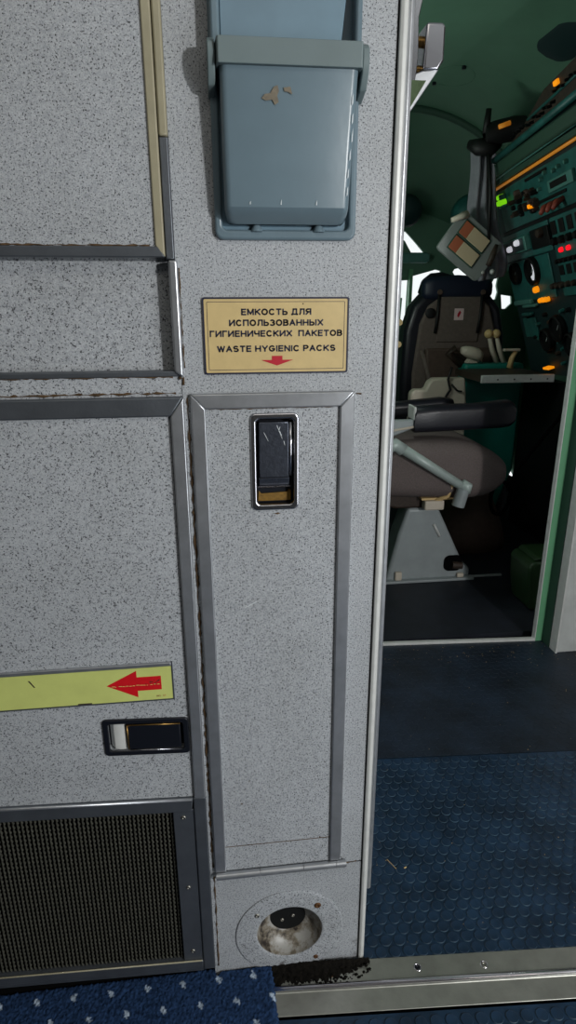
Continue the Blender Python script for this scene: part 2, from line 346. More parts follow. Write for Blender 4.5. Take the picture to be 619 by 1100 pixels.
# band with ears
b = NB()
outer = [(.0200, -.0425), (.0212, -.0435), (.1752, -.0435), (.1765, -.0425), (.1770, -.039), (.1785, -.002), (.1745, -.002), (.1740, -.0335), (.0218, -.0335), (.0200, -.002), (.016, -.002), (.0192, -.039)]
prism(b, outer, 1.4000, 1.4245, lambda a, c, d: (a, c, d)); put('band', b, M['bin_band'], B, bevel=.002, seg=2)
for sx, xs in ((-1, (.0092, .0175)), (1, (.1775, .1855))):
    b = NB(); prism(b, [(-.001, 1.427), (-.028, 1.427), (-.035, 1.422), (-.037, 1.412), (-.034, 1.398), (-.024, 1.384), (-.001, 1.376)], xs[0], xs[1], lambda a, c, d: (d, a, c))
    put('ear', b, M['bin_band'], B, bevel=.0015)
# side cheeks of the holder above the band and the leaning inner flap
for x0, x1 in ((.0135, .024), (.1715, .1795)):
    b = NB(); box(b, x0, x1, -.022, -.002, 1.40, 1.795); put('cheek', b, M['bin'], B, bevel=.003)
b = NB()
prism(b, [(-.020, 1.405), (-.016, 1.405), (.006, 1.78), (.002, 1.78)], 0, 1, lambda a, c, d: (.0245+d*(.130+(c-1.41)*.12), a, c))
put('flap', b, M['bin_inside'], B, bevel=.001)

# ------------------------------------------------------------------ beige sign
G = thing('sign', 'beige bilingual waste hygienic packs sign with a red down arrow', 'sign', (.084, 0, 1.12))
sx0, sx1, sz0, sz1 = -.008, .177, 1.073, 1.1665
b = NB(); prism(b, rrect(sx0, sz0, sx1, sz1, .003), -.0018, .0); put('plate', b, M['beige'], G)
b = NB(); plate(b, rrect(sx0, sz0, sx1, sz1, .003), [rrect(sx0+.0021, sz0+.0021, sx1-.0021, sz1-.0021, .0018)], -.0023, -.0017); put('border', b, M['navy_ink'], G)
b = NB(); plate(b, rrect(sx0+.0055, sz0+.0052, sx1-.0055, sz1-.0052, .0012), [rrect(sx0+.0061, sz0+.0058, sx1-.0061, sz1-.0058, .0008)], -.00205, -.0017); put('inner_line', b, M['navy_ink'], G)
for s, cx, cz, w in (('ЕМКОСТЬ ДЛЯ', .0843, 1.1490, .0885), ('ИСПОЛЬЗОВАННЫХ', .0843, 1.1360, .1195), ('ГИГИЕНИЧЕСКИХ  ПАКЕТОВ', .0845, 1.1230, .1690), ('WASTE HYGIENIC PACKS', .0845, 1.1045, .1520)):
    text('lettering', s, cx, cz, w, .0080, -.0021, M['navy_ink'], G)
b = NB(); prism(b, [(.078, 1.0953), (.0915, 1.0953), (.0915, 1.0903), (.1055, 1.0903), (.0845, 1.0832), (.064, 1.0903), (.078, 1.0903)], -.0022, -.0017); put('arrow', b, M['red_ink'], G)
b = NB(); lathe(b, [(.0009, 0), (.0006, .0006), (.0001, .0007)], (.118, -.0018, 1.1585), (0, -1, 0), 10); put('speck', b, M['brown'], G)

# ------------------------------------------------------------------ narrow waste door
D = thing('waste_door', 'narrow grey laminate flap door with metal frame under the beige sign', 'cupboard door', (.08, 0, .24))
LH = rrect(.0525, .894, .1085, 1.0175, .006)
b = NB(); plate(b, [(-.014, .248), (.172, .248), (.172, 1.0365), (-.014, 1.0365)], [LH], -.0025, .012); put('panel', b, M['lam'], D)
X0, X1, ZB, ZT = -.0282, .1868, .250, 1.0492
xi0, xi1, zi = -.0093, .1675, 1.0295
for nm, q in (('top', [(X0, ZT), (X1, ZT), (xi1, zi), (xi0, zi)]), ('left', [(X0, ZB), (xi0, ZB), (xi0, zi), (X0, ZT)]), ('right', [(xi1, ZB), (X1, ZB), (X1, ZT), (xi1, zi)])):
    b = NB(); prism(b, q, -.0075, .004); put('frame_strip', b, M['alu'], D, bevel=.0018, seg=2)
b = NB(); box(b, xi0, xi1, -.0031, -.002, .2985, .2995); put('panel_joint', b, M['rust'], D)
for i, (x0, x1) in enumerate(((-.0265, .047), (.0478, .121), (.1218, .178), (.1787, .1955))):
    b = NB(); tube(b, [(x0, -.0085, .2435), (x1, -.0085, .2435)], .0062, 12); put('hinge_segment', b, M['alu'], D, 'auto')
# paddle latch
A = NB(); plate(A, rrect(.048, .8885, .113, 1.0225, .008), [rrect(.0555, .8965, .1058, 1.0148, .006)], -.006, .0); put('latch_rim', A, M['chrome'], D, bevel=.0022, seg=3, label='rounded chrome rim of the latch')
A = NB(); prism(A, rrect(.0535, .8945, .1078, 1.0168, .006), .010, .0115)
plate(A, rrect(.0525, .894, .1085, 1.0175, .006), [rrect(.0545, .896, .1065, 1.0155, .005)], -.002, .011); put('latch_tray', A, M['black_steel'], D)
A = NB(); prism(A, [(.0595, .935), (.099, .935), (.099, 1.0105), (.0595, 1.0105)], -.0046, .006); pd = put('latch_paddle', A, M['steel_blue'], D, bevel=.0012, label='scratched steel paddle of the latch')
A = NB(); tube(A, [(.1015, -.003, .937), (.1015, -.0035, .97), (.1015, -.003, 1.010)], .0022, 10); put('latch_edge', A, M['chrome'], D, True)
A = NB(); prism(A, [(-.0035, .934), (.001, .9225), (.004, .9225), (.004, .934)], .0588, .1, lambda a, c, d: (d, a, c)); put('latch_lip', A, M['steel_blue'], D, bevel=.0006)
A = NB(); prism(A, [(-.0024, .9225), (-.0006, .920), (.004, .920), (.004, .9225)], .0575, .1015, lambda a, c, d: (d, a, c)); put('latch_lip', A, M['chrome'], D)
A = NB(); prism(A, [(.0575, .8985), (.103, .8985), (.103, .913), (.100, .9145), (.098, .9105), (.062, .909), (.0585, .913)], .0075, .0098); put('residue', A, M['yellow_grease'], D, label='yellow residue in the latch tray')
for k, (x0, z0, x1, z1) in enumerate(((.083, 1.006, .09, .988), (.087, 1.004, .0855, .998), (.0865, .9985, .0895, .992), (.0655, .997, .0715, .985), (.092, .985, .0935, .979))):
    A = NB(); A.faces.new([A.verts.new(p) for p in ((x0, -.00475, z0), (x0+.0007, -.00475, z0), (x1+.0004, -.00475, z1), (x1, -.00475, z1))]); put('scratch', A, M['scratch'], pd)

# ------------------------------------------------------------------ air outlet at the bottom of the wall
O = thing('air_outlet', 'round dirty white flanged outlet cup at the foot of the grey wall', 'outlet', (.098, 0, .087))
b = NB(); oc = (.0985, 0, .0885)
lathe(b, [(.0965, 0), (.0965, -.002), (.094, -.0032), (.063, -.0035), (.0590, -.0015), (.0585, .002)], oc, (0, 1, 0), 48); put('flange', b, M['lam_low'], O, 'auto')
b = NB(); lathe(b, [(.0590, -.0012), (.0575, .006), (.054, .014), (.047, .023), (.038, .0285), (.033, .030), (.033, .045)], oc, (0, 1, 0), 48)
cup = mat('dirty_cup_enamel', srgb(178, 177, 172), .4); nt = cup.node_tree; n = nt.nodes
tc = n.new('ShaderNodeTexCoord'); n1 = n.new('ShaderNodeTexNoise'); n1.inputs['Scale'].default_value = 26; n1.inputs['Detail'].default_value = 7; n1.inputs['Roughness'].default_value = .7
nt.links.new(tc.outputs['Object'], n1.inputs['Vector']); rp = n.new('ShaderNodeValToRGB'); nt.links.new(n1.outputs['Fac'], rp.inputs['Fac'])
e = rp.color_ramp.elements; e[0].position = .40; e[0].color = srgb(38, 32, 28); e[1].position = .56; e[1].color = srgb(150, 149, 144); x = e.new(.48); x.color = srgb(112, 104, 90)
nt.links.new(rp.outputs[0], n['Principled BSDF'].inputs['Base Color'])
put('cup', b, cup, O, True)
b = NB(); lathe(b, [(.0001, 0), (.0335, 0), (.0335, .004), (.0001, .004)], (.0985, .0300, .0885), (0, 1, 0), 32); put('inner_plate', b, M['panel_black'], O)
for x, z in ((.088, .080), (.108, .088)): screw(O, 'plate_screw', x, .0300, z, .0035)
screw(O, 'screw', .0405, -.0034, .138, .0046); screw(O, 'screw', .148, -.0034, .147, .0062, m=M['screw_rust'], label='rusty flange screw'); screw(O, 'screw', .146, -.0034, .022, .0046, m=M['screw_rust'], label='rusty flange screw')

# small brown spots and pale scratches on the grey panels
def spot(par, x, z, y, w, h, seed, name='spot', m='rust'):
    r_ = random.Random(seed); bb = NB(); bb.faces.new([bb.verts.new((x+w*math.cos(a)*r_.uniform(.6, 1.1), y, z+h*math.sin(a)*r_.uniform(.6, 1.1))) for a in [2*math.pi*k/9 for k in range(9)]])
    return put(name, bb, M[m], par)
spot(D, .0205, .386, -.0027, .0028, .0013, 1); spot(D, .0335, .4300, -.0027, .0008, .0016, 2); spot(D, .083, .8825, -.0027, .0040, .0016, 5); spot(D, .150, .300, -.0027, .0012, .0030, 6)
for k, (x0, z0, x1, z1) in enumerate(((.035, .740, .052, .749), (.062, .610, .070, .640))):
    bb = NB(); bb.faces.new([bb.verts.new(p) for p in ((x0, -.0027, z0), (x1, -.0027, z1), (x1, -.0027, z1+.0007), (x0, -.0027, z0+.0009))]); put('scratch', bb, M['scratch'], D)
# ------------------------------------------------------------------ left cupboards
U = thing('upper_cupboard_door', 'large speckled grey cupboard door at the top left', 'cupboard door', (-.2, 0, 1.21))
b = NB(); box(b, -.6, -.0585, -.006, .012, 1.222, 2.0); put('panel', b, M['lam'], U)
b = NB(); prism(b, [(-.6, 1.2115), (-.0487, 1.2115), (-.0565, 1.2235), (-.6, 1.2235)], -.009, .008); put('frame_strip', b, M['alu_dark'], U, bevel=.0012)
b = NB(); prism(b, [(-.0595, 1.224), (-.0487, 1.2115), (-.0487, 2.0), (-.0595, 2.0)], -.009, .008); put('edge_strip', b, M['cream_trim'], U, bevel=.0016, label='cream edge strip of the door')
b = NB(); box(b, -.0487, -.0415, .004, .012, 1.2115, 2.0); struct(put('trim_5', b, M['black']), 'black gap right of the top cupboard door', 'trim')
b = NB(); box(b, -.0478, -.0378, -.0075, .006, 1.3385, 2.0); struct(put('trim_6', b, M['cream_trim'], bevel=.0022), 'cream upright strip beside the top cupboard door', 'trim')
b = NB(); box(b, -.0478, -.0380, -.0055, .006, 1.2095, 1.3380); struct(put('trim_7', b, M['alu_dark'], bevel=.0012), 'dark metal lower piece of the upright strip', 'trim')
b = NB(); prism(b, [(-.0458, 1.078), (-.0350, 1.0705), (-.0350, 1.2085), (-.0458, 1.2085)], -.0085, .006); struct(put('trim_8', b, M['alu'], bevel=.0025, seg=3), 'silver upright strip right of the recessed shelf front', 'trim')
b = NB(); box(b, -.6, -.0440, .0135, .026, 1.07, 1.2125); struct(put('wall_recess', b, M['lam']), 'recessed speckled grey panel under the top cupboard door', 'wall')
b = NB(); prism(b, [(-.6, 1.0715), (-.0365, 1.0715), (-.044, 1.0785), (-.6, 1.0785)], -.004, .02); struct(put('trim_9', b, M['alu_dark'], bevel=.0012), 'dark metal sill strip under the recessed panel', 'trim')
b = NB(); box(b, -.6, -.0382, -.001, .02, 1.045, 1.0725); struct(put('wall_rail', b, M['lam']), 'narrow speckled rail above the lower cupboard door', 'wall')
for k, p in enumerate(([(-.6, -.0015, 1.0492), (-.04, -.0015, 1.0508)], [(-.04, -.0025, 1.071), (-.0345, -.001, 1.069), (-.0365, -.001, 1.052)], [(-.6, -.0062, 1.2245), (-.06, -.0062, 1.2242)], [(-.6, -.001, 1.0712), (-.042, -.001, 1.0712)],
                       [(-.0318, -.0005, 1.045), (-.0316, -.0005, .25)], [(-.008, -.0027, 1.0288), (.165, -.0027, 1.0288)], [(.19, -.0006, 1.0455), (.205, -.0006, 1.0435)], [(-.03, -.0006, .235), (-.031, -.0006, .02)], [(.184, -.0006, .2345), (.222, -.0006, .2375)],
                       [(-.0335, -.0006, 1.2), (-.0335, -.0006, 1.075)])):
    bead('rust_line', p, (.0015, .0028, .0012, .0012, .0018, .0009, .0016, .0013, .0012, .0008)[k], M['rust'], None, k+3)
_rl = [o for o in COL.objects if o.name.startswith('rust_line')]
for o, t in zip(_rl, ('along the top of the lower cupboard door', 'at the corner where the four cupboard strips meet', 'under the top cupboard door panel', 'under the recessed panel', 'in the joint left of the waste door', 'under the top strip of the waste door', 'at the top right corner of the waste door', 'in the joint left of the air outlet', 'right of the waste door hinge', 'right of the silver upright strip')):
    struct(o, 'line of brown rusty sealant '+t, 'sealant')

SH1 = lambda a, c, d: (a, d, c-.047*(a+.057))
LD = thing('lower_cupboard_door', 'large speckled grey lower cupboard door in a dark metal frame', 'cupboard door', (-.2, 0, .4))
TL = lambda a, c, d: (a, d, c-.05*(a+.057))
L2 = [(a, c-.05*(a+.057)) for a, c in rrect(-.1785, .5035, -.0635, .5560, .005)]
b = NB(); plate(b, [(-.6, .436), (-.0555, .411), (-.0555, 1.026), (-.6, 1.026)], [L2], -.003, .012); put('panel', b, M['lam'], LD)
b = NB(); prism(b, [(-.6, 1.0215), (-.0545, 1.0215), (-.0365, 1.0465), (-.6, 1.0465)], -.009, .006); put('frame_strip', b, M['alu_dark'], LD, bevel=.002)
b = NB(); prism(b, [(-.0545, .411), (-.0368, .411), (-.0365, 1.0465), (-.0545, 1.0215)], -.009, .006); put('frame_strip', b, M['alu'], LD, bevel=.002)
b = NB(); plate(b, rrect(-.1845, .4975, -.0570, .5620, .006), [rrect(-.1765, .5055, -.0655, .5545, .004)], -.0065, -.002, TL); put('latch_rim', b, M['black_steel'], LD, bevel=.0012, label='black rim of the side latch')
b = NB(); prism(b, rrect(-.180, .502, -.062, .558, .006), .010, .012, TL); put('latch_tray', b, M['black_steel'], LD)
b = NB(); prism(b, [(-.1485, .5080), (-.0695, .5080), (-.0695, .5520), (-.1485, .5520)], -.0058, .004, TL); put('latch_paddle', b, M['black_steel'], LD, bevel=.0015, label='black metal paddle of the side latch')
b = NB(); prism(b, [(-.1785, .009), (-.172, -.001), (-.164, -.003), (-.156, -.0022), (-.1525, .003), (-.1525, .009)], .5060, .5540, lambda a, c, d: (a+.0025, c, d-.05*(a+.057))); put('latch_spring', b, M['alu_white'], LD, bevel=.0008, label='curved chrome spring plate of the side latch')
b = NB(); tube(b, [TL(-.1485, .5520, -.0058), TL(-.0695, .5520, -.0058)], .0011, 8); put('latch_edge', b, M['brass'], LD, True)
b = NB(); tube(b, [TL(-.1485, .509, -.0055), TL(-.1485, .552, -.0055)], .0011, 8); put('latch_edge', b, M['brass'], LD, True)
b = NB(); tube(b, [TL(-.176, .5062, -.0056), TL(-.0695, .5062, -.0056)], .0010, 8); put('latch_edge', b, M['chrome'], LD, True)

ES = thing('exit_path_strip', 'pale lime marker strip with a red left arrow on the lower cupboard door', 'sign', (-.2, -.003, .63))
b = NB(); box(b, -.6, -.0765, -.0055, -.003, .5985, .6545); put('strip', b, M['lime'], ES)
b = NB(); prism(b, [(-.6, .6545), (-.0765, .6545), (-.0765, .6605), (-.6, .6605)], -.0075, -.003); put('rail', b, M['alu'], ES, bevel=.001)
b = NB(); box(b, -.6, -.0765, -.0062, -.003, .5965, .5985); put('rail', b, M['alu_dark'], ES)
b = NB(); box(b, -.0765, -.0745, -.0062, -.003, .5965, .6605); put('rail', b, M['alu_dark'], ES)
az = .6270
b = NB(); prism(b, [(-.1715, az), (-.1275, az+.0225), (-.1275, az+.0115), (-.0925, az+.0115), (-.0925, az-.0115), (-.1275, az-.0115), (-.1275, az-.0225)], -.0058, -.0054); ar = put('arrow', b, M['red_mark'], ES)
rs = random.Random(2)
for k in range(14):
    x = -.165+.066*k/13; b = NB(); w = rs.uniform(.002, .006); z = az-.0025+rs.uniform(-.0005, .0005)
    b.faces.new([b.verts.new(p) for p in ((x, -.00592, z), (x+w, -.00592, z-.0002), (x+w*.9, -.00592, z+.0007), (x+.001, -.00592, z+.0008))]); put('scratch', b, M['lime'], ar)
for k in range(10):
    x = -.122+rs.random()*.026; b = NB(); w = rs.uniform(.002, .005); z = az+rs.uniform(-.003, .006); dz = rs.uniform(-.002, .002)
    b.faces.new([b.verts.new(p) for p in ((x, -.00592, z), (x+w, -.00592, z+dz), (x+w, -.00592, z+dz+.0007), (x, -.00592, z+.0009))]); put('mark', b, M['brown'], ar)
text('print', '383 . 37', -.0945, .6045, .0140, .0026, -.0057, M['red_mark'], ES, .16)
b = NB(); b.faces.new([b.verts.new(p) for p in ((-.281, -.00565, .645), (-.278, -.00565, .6445), (-.2715, -.00565, .633), (-.2735, -.00565, .633))]); put('scrape', b, M['brown'], ES)
b = NB(); box(b, -.215, -.195, -.0060, -.0054, .5985, .6003); put('scrape', b, M['brown'], ES)

VG = thing('vent_grille', 'dark mesh vent grille in a screwed metal frame below the lower cupboard door', 'vent', (-.25, 0, .05))
b = NB(); prism(b, [(-.6, .3835), (-.0605, .3835), (-.0570, .4105), (-.6, .4105)], -.0075, .006, SH1); put('frame_strip', b, M['alu_dark'], VG, bevel=.0014)
b = NB(); tube(b, [SH1(-.6, .4080, -.0068), SH1(-.0585, .4080, -.0068)], .0026, 8); put('bright_edge', b, M['alu'], VG, True)
b = NB(); box(b, -.0905, -.0572, -.0055, .006, .050, .387); put('frame_strip', b, M['alu_dark'], VG, bevel=.001)
b = NB(); box(b, -.0568, -.0368, -.0085, .006, .030, .411); put('corner_post', b, M['alu_dark'], VG, bevel=.0018)
b = NB(); prism(b, [(-.6, .034), (-.0572, .034), (-.0572, .0520), (-.6, .0520)], -.0085, .006, SH1); put('frame_strip', b, M['alu_dark'], VG, bevel=.002)
b = NB(); prism(b, [(-.6, .024), (-.0572, .024), (-.0572, .034), (-.6, .034)], -.0055, .006, SH1); put('frame_foot', b, M['alu_dark'], VG, bevel=.001)
b = NB(); tube(b, [SH1(-.6, .0522, -.0078), SH1(-.059, .0522, -.0078)], .0013, 8); put('bright_edge', b, M['cream_trim'], VG, True)
b = NB(); box(b, -.6, -.036, .006, .012, .0, .409); put('backing', b, M['void'], VG)
b = NB(); ncol = 54
for c in range(ncol):
    x = -.0945-c*.0066; pts = []; nz = 74
    for k in range(nz+1):
        q = SH1(x+(.0011 if k % 2 else -.0011), .0515+.335*k/nz, .0015+(-.0008 if k % 2 else .0008)); pts.append(q)
    tube(b, pts, [.0023 if k % 2 else .0013 for k in range(nz+1)], 4, True)
put('mesh_screen', b, M['mesh'], VG, True)
for z in (.372, .223, .075): screw(VG, 'screw', -.0742, -.0055, z, .0042)
b = NB(); box(b, -.6, -.0572, .014, .02, -.01, .028); struct(put('baseboard_left', b, M['black']), 'black recessed toe strip under the vent grille', 'baseboard')

# ------------------------------------------------------------------ floor, threshold, carpet
ANG = -.064
RZ = lambda x, y: (x*math.cos(ANG)-y*math.sin(ANG), x*math.sin(ANG)+y*math.cos(ANG))
def fl(a, c, z):                                         # floor frame: turned a few degrees against the grey wall
    p = RZ(a, c); return (p[0], p[1]+.006, z)
def floor_part(name, a0, a1, c0, c1, m, discs, label, pitch=.0262, rr=.0106, hh=.0021, skip=lambda p: False):
    b = NB(); b.faces.new([b.verts.new(fl(*q, 0)) for q in ((a0, c0), (a1, c0), (a1, c1), (a0, c1))])
    if discs:
        j = 0; c = c0+pitch*.5
        while c < c1-pitch*.4:
            a = a0+pitch*(.5 if j % 2 else 1.0)
            while a < a1-pitch*.4:
                q = fl(a, c, 0)
                if not skip(q):
                    lathe(b, [(rr*1.02, -.0002), (rr*1.0, hh*.8), (rr*.93, hh), (rr*.80, hh*.80), (.0003, hh*.70)], q, (0, 0, 1), 18)
                a += pitch
            c += pitch*.84; j += 1
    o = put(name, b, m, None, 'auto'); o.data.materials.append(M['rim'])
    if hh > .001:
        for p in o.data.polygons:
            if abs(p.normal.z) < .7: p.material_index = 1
    return struct(o, label, 'floor')
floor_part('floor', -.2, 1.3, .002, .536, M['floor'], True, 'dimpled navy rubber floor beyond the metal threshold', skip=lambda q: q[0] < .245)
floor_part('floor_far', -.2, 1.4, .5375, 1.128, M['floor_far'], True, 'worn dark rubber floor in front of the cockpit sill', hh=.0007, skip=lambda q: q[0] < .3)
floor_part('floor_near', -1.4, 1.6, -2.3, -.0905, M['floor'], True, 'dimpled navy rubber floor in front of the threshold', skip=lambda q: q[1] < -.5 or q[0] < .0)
b = NB(); b.faces.new([b.verts.new(p) for p in ((-1.5, -2.4, -.022), (2.1, -2.4, -.022), (2.1, 3.6, -.022), (-1.5, 3.6, -.022))]); struct(put('floor_base', b, M['black']), 'dark underfloor', 'floor')

T = thing('threshold_strip', 'long dull steel threshold strip with a bright raised bead across the floor', 'threshold', (.3, -.06, 0))
prof = [(.004, .0), (.004, .0022), (-.036, .0034), (-.0385, .0060), (-.0425, .0078), (-.047, .0068), (-.0490, .0034), (-.0505, .0030), (-.086, .0018), (-.086, .0)]
def ext(pts, a0, a1, n=1):
    bb = NB(); loft(bb, [[fl(a0+(a1-a0)*k/n, c, z) for c, z in pts] for k in range(n+1)]); return bb
put('plate', ext(prof, .06, 1.3), M['thresh'], T, bevel=.0006)
put('bead', ext([(-.0372, .005), (-.0392, .0076), (-.0425, .0090), (-.046, .0082), (-.0480, .0052)], .06, 1.3), M['thresh_bright'], T, True)
for a, c, m in ((.3325, -.0175, M['screw']), (.456, -.0195, M['screw']), (.172, -.0195, M['screw_rust'])):
    q = fl(a, c, .0026); b = NB(); lathe(b, [(.0075, 0), (.0068, .0010), (.0056, .0012), (.0052, .0002)], q, (0, 0, 1), 20); put('screw_rim', b, M['thresh_bright'] if m is M['screw'] else M['screw_rust'], T, True)
    b = NB(); lathe(b, [(.0052, .0001), (.0050, .0009), (.0028, .0013), (.0026, .0003), (.0001, .0003)], q, (0, 0, 1), 16); put('screw', b, M['black_steel'] if a < .4 else M['screw'], T, True)
# grime packed along the foot of the wall
b = NB(); rs = random.Random(11)
for k in range(420):
    x = .06+.185*rs.random(); w = .030*(1-abs((x-.15)/.11)**2)+.008; y = -.001-(rs.random()**1.5)*w*1.15; r = rs.choice((.0007, .001, .0014, .002, .003))
    vs = bmesh.ops.create_icosphere(b, subdivisions=1, radius=r)['verts']
    for v in vs: v.co.z *= .32; v.co.x *= rs.uniform(.8, 1.6)
    bmesh.ops.translate(b, vec=(x, y-.06*x+.006, .0035+.004*rs.random()*(y > -.012)), verts=vs)
gx = 70; gz = 9; G_ = []
for i in range(gx+1):
    x = .055+.19*i/gx; wd_ = (.034 if x < .165 else .034*max(.12, 1-(x-.165)/.085))*rs.uniform(.75, 1.15); row = []
    for k in range(gz+1):
        t = k/gz; row.append(b.verts.new((x+rs.uniform(-.001, .001), .006-.06*x-.002-wd_*t, (.0075*(1-t)**2+.0042 if k < gz else .0020)+rs.uniform(-.0010, .0022))))
    G_.append(row)
for i in range(gx):
    for k in range(gz): b.faces.new((G_[i][k], G_[i+1][k], G_[i+1][k+1], G_[i][k+1]))
tag(put('grime', b, M['grime'], None, True), 'black crumbly grime caked along the foot of the wall on the threshold', 'grime', kind='stuff')
b = NB()
for k in range(240):                                     # grit on the rubber floor
    a, c = .26+.9*rs.random(), .01+1.05*rs.random(); 
    if rs.random() < .45: c = .98+.13*rs.random()
    r = rs.uniform(.0004, .0011); vs = bmesh.ops.create_icosphere(b, subdivisions=1, radius=r)['verts']
    q = fl(a, c, .0014); bmesh.ops.translate(b, vec=q, verts=vs)
for q, ln, an in (((.345, .190), .030, -1.1), ((.372, .178), .006, .4)):
    box(b, -ln/2, ln/2, -.0012 if ln < .02 else -.0004, .0012 if ln < .02 else .0004, .0018, .0026, Matrix.Translation((q[0], q[1], 0)) @ Matrix.Rotation(an, 4, 'Z'))
tag(put('grit', b, M['cream_knob'], None), 'tiny pale crumbs scattered over the navy rubber floor', 'grit', kind='stuff')

# carpet
me = bpy.data.meshes.new('carpet'); nx, ny = 300, 150; cx0, cx1, cy0, cy1 = -.56, .068, -.36, .010
V = []; Cc = []; rs = random.Random(5)
for j in range(ny+1):
    for i in range(nx+1):
        x = cx0+(cx1-cx0)*i/nx; y = cy0+(cy1-cy0)*j/ny
        edge = min(1, (nx-i)/3, (ny-j)/3, j/3)
        jx = .0012*rs.uniform(-1, 1); jy = .0012*rs.uniform(-1, 1)
        if j == ny: jy += rs.uniform(-.003, .0015)
        if i == nx: jx += rs.uniform(-.002, .0008)
        yk = min(y+jy, .004 if x < -.037 else -.0035 if x > -.03 else -.0095)
        V.append((x+jx, yk, .0035+.009*edge+rs.uniform(-.0016, .0016)))
        row = round((y+.017)/.0395); xx = x-.0305-(.031 if row % 2 else 0); col = round(xx/.0625)
        dx, dy = xx-col*.0625, (y+.017)-row*.0395
        d = math.hypot(dx+.3*dy, dy*.75)+rs.uniform(-.0016, .0016); v = rs.uniform(.55, 1.45)
        Cc.append((.34*v**.5, .42*v**.5, .52*v**.5, 1) if d < .0043 else (.016*v, .038*v, .095*v, 1))
Fc = [(j*(nx+1)+i, j*(nx+1)+i+1, (j+1)*(nx+1)+i+1, (j+1)*(nx+1)+i) for j in range(ny) for i in range(nx)]
me.from_pydata(V, [], Fc); ca = me.color_attributes.new('weave', 'FLOAT_COLOR', 'POINT')
for k, c in enumerate(Cc): ca.data[k].color = c
me.materials.append(M['carpet']); o = bpy.data.objects.new('carpet', me); COL.objects.link(o)
for p in me.polygons: p.use_smooth = True
tag(o, 'navy carpet with small white dots, at the bottom left corner', 'carpet')

# ------------------------------------------------------------------ chrome catch on the wall's edge
K = thing('door_catch', 'polished chrome door catch on the upper right edge of the grey wall', 'catch', (.25, .03, 1.43))
FZ = lambda a, c, d: (a, d, c)
b = NB(); prism(b, [(.264, 1.466), (.283, 1.4665), (.2868, 1.463), (.2868, 1.429), (.280, 1.419), (.262, 1.419)], .016, .062); put('catch_block', b, M['chrome'], K, bevel=.003, seg=3)
b = NB(); prism(b, [(.2475, 1.413), (.262, 1.4185), (.282, 1.4205), (.2505, 1.377), (.2475, 1.375)], .018, .06); put('catch_wedge', b, M['alu'], K, bevel=.0012)
b = NB(); prism(b, [(.2475, 1.4075), (.266, 1.4075), (.2485, 1.380)], .014, .019); put('reflector', b, M['olive_glass'], K, label='olive green glassy wedge')
for z, r in ((1.452, .006), (1.424, .0045)):
    b = NB(); tube(b, [(.247, .034, z), (.264, .034, z)], r, 12); put('bolt', b, M['brass'], K, 'auto')
b = NB(); prism(b, [(.2475, 1.405), (.2535, 1.408), (.2555, 1.43), (.254, 1.47), (.2575, 1.487), (.253, 1.50), (.2475, 1.50)], .016, .05); put('mount', b, M['chrome'], K, bevel=.001)
b = NB(); prism(b, circ(.25, 1.502, .012, 16), .018, .05); put('cap', b, M['beige_plastic'], K, bevel=.002)

# ------------------------------------------------------------------ vestibule: bulkhead, cockpit door frame, walls
b = NB(); box(b, 1.1535, 1.70, .965, 1.03, -.02, 2.2); struct(put('wall_right', b, M['white_paint']), 'scuffed white wall panel right of the cockpit doorway')
b = NB(); box(b, 1.1475, 1.1535, .958, 1.03, -.02, 2.2); struct(put('trim_10', b, M['alu_white'], bevel=.001), 'white metal edge of the right wall panel', 'trim')
b = NB(); box(b, 1.119, 1.1475, 1.048, 1.068, -.02, 2.2); struct(put('door_1_jamb', b, M['mint']), 'mint green jamb of the cockpit doorway', 'door frame')
b = NB(); box(b, 1.1445, 1.1475, 1.0, 1.05, -.02, 2.2); struct(put('trim_11', b, M['mint_dark']), 'dark green reveal beside the mint jamb', 'trim')
b = NB(); box(b, 1.1155, 1.119, 1.046, 1.068, -.02, 2.2); struct(put('trim_12', b, M['alu_white'], bevel=.001), 'pale metal edge of the mint jamb', 'trim')
b = NB(); box(b, .0, .48, 1.06, 1.12, -.02, 2.2); struct(put('wall_left', b, M['white_paint']), 'bulkhead left of the cockpit doorway, behind the grey wall')
b = NB(); box(b, .0, 1.7, 1.05, 1.12, 2.08, 2.3); struct(put('door_1_lintel', b, M['mint']), 'lintel over the cockpit doorway', 'door frame')
b = NB(); box(b, -1.4, 1.7, -2.3, 1.06, 2.1, 2.14); struct(put('ceiling', b, M['white_paint']), 'cabin and vestibule ceiling', 'ceiling')
b = NB(); box(b, -1.4, 1.5, -2.3, -2.25, -.02, 2.12); struct(put('wall_rear', b, M['cabin_wall']), 'cabin wall behind the viewer')
b = NB(); box(b, -1.4, -1.35, -2.3, .18, -.02, 2.12); struct(put('wall_cabin', b, M['cabin_wall']), 'cabin side wall left of the viewer')
b = NB(); box(b, -1.4, -.6, .0, .18, -.02, 2.12); struct(put('wall_galley', b, M['lam']), 'galley front continuing left of the cupboards')
b = NB()
for y0, y1, z0, z1 in ((-1.0, 1.0, -.02, 2.12), (-2.3, -2.05, -.02, 2.12), (-2.05, -1.0, 1.95, 2.12)): box(b, 1.5, 1.55, y0, y1, z0, z1)
struct(put('wall_side', b, M['cabin_wall']), 'cabin side wall with the open entry doorway')
b = ext([(1.128, .0), (1.128, .008), (1.119, .010), (1.110, .008), (1.110, .0)], .40, 1.048)
tag(put('door_sill', b, M['alu_white'], None, bevel=.001), 'pale metal sill strip across the cockpit doorway', 'sill')

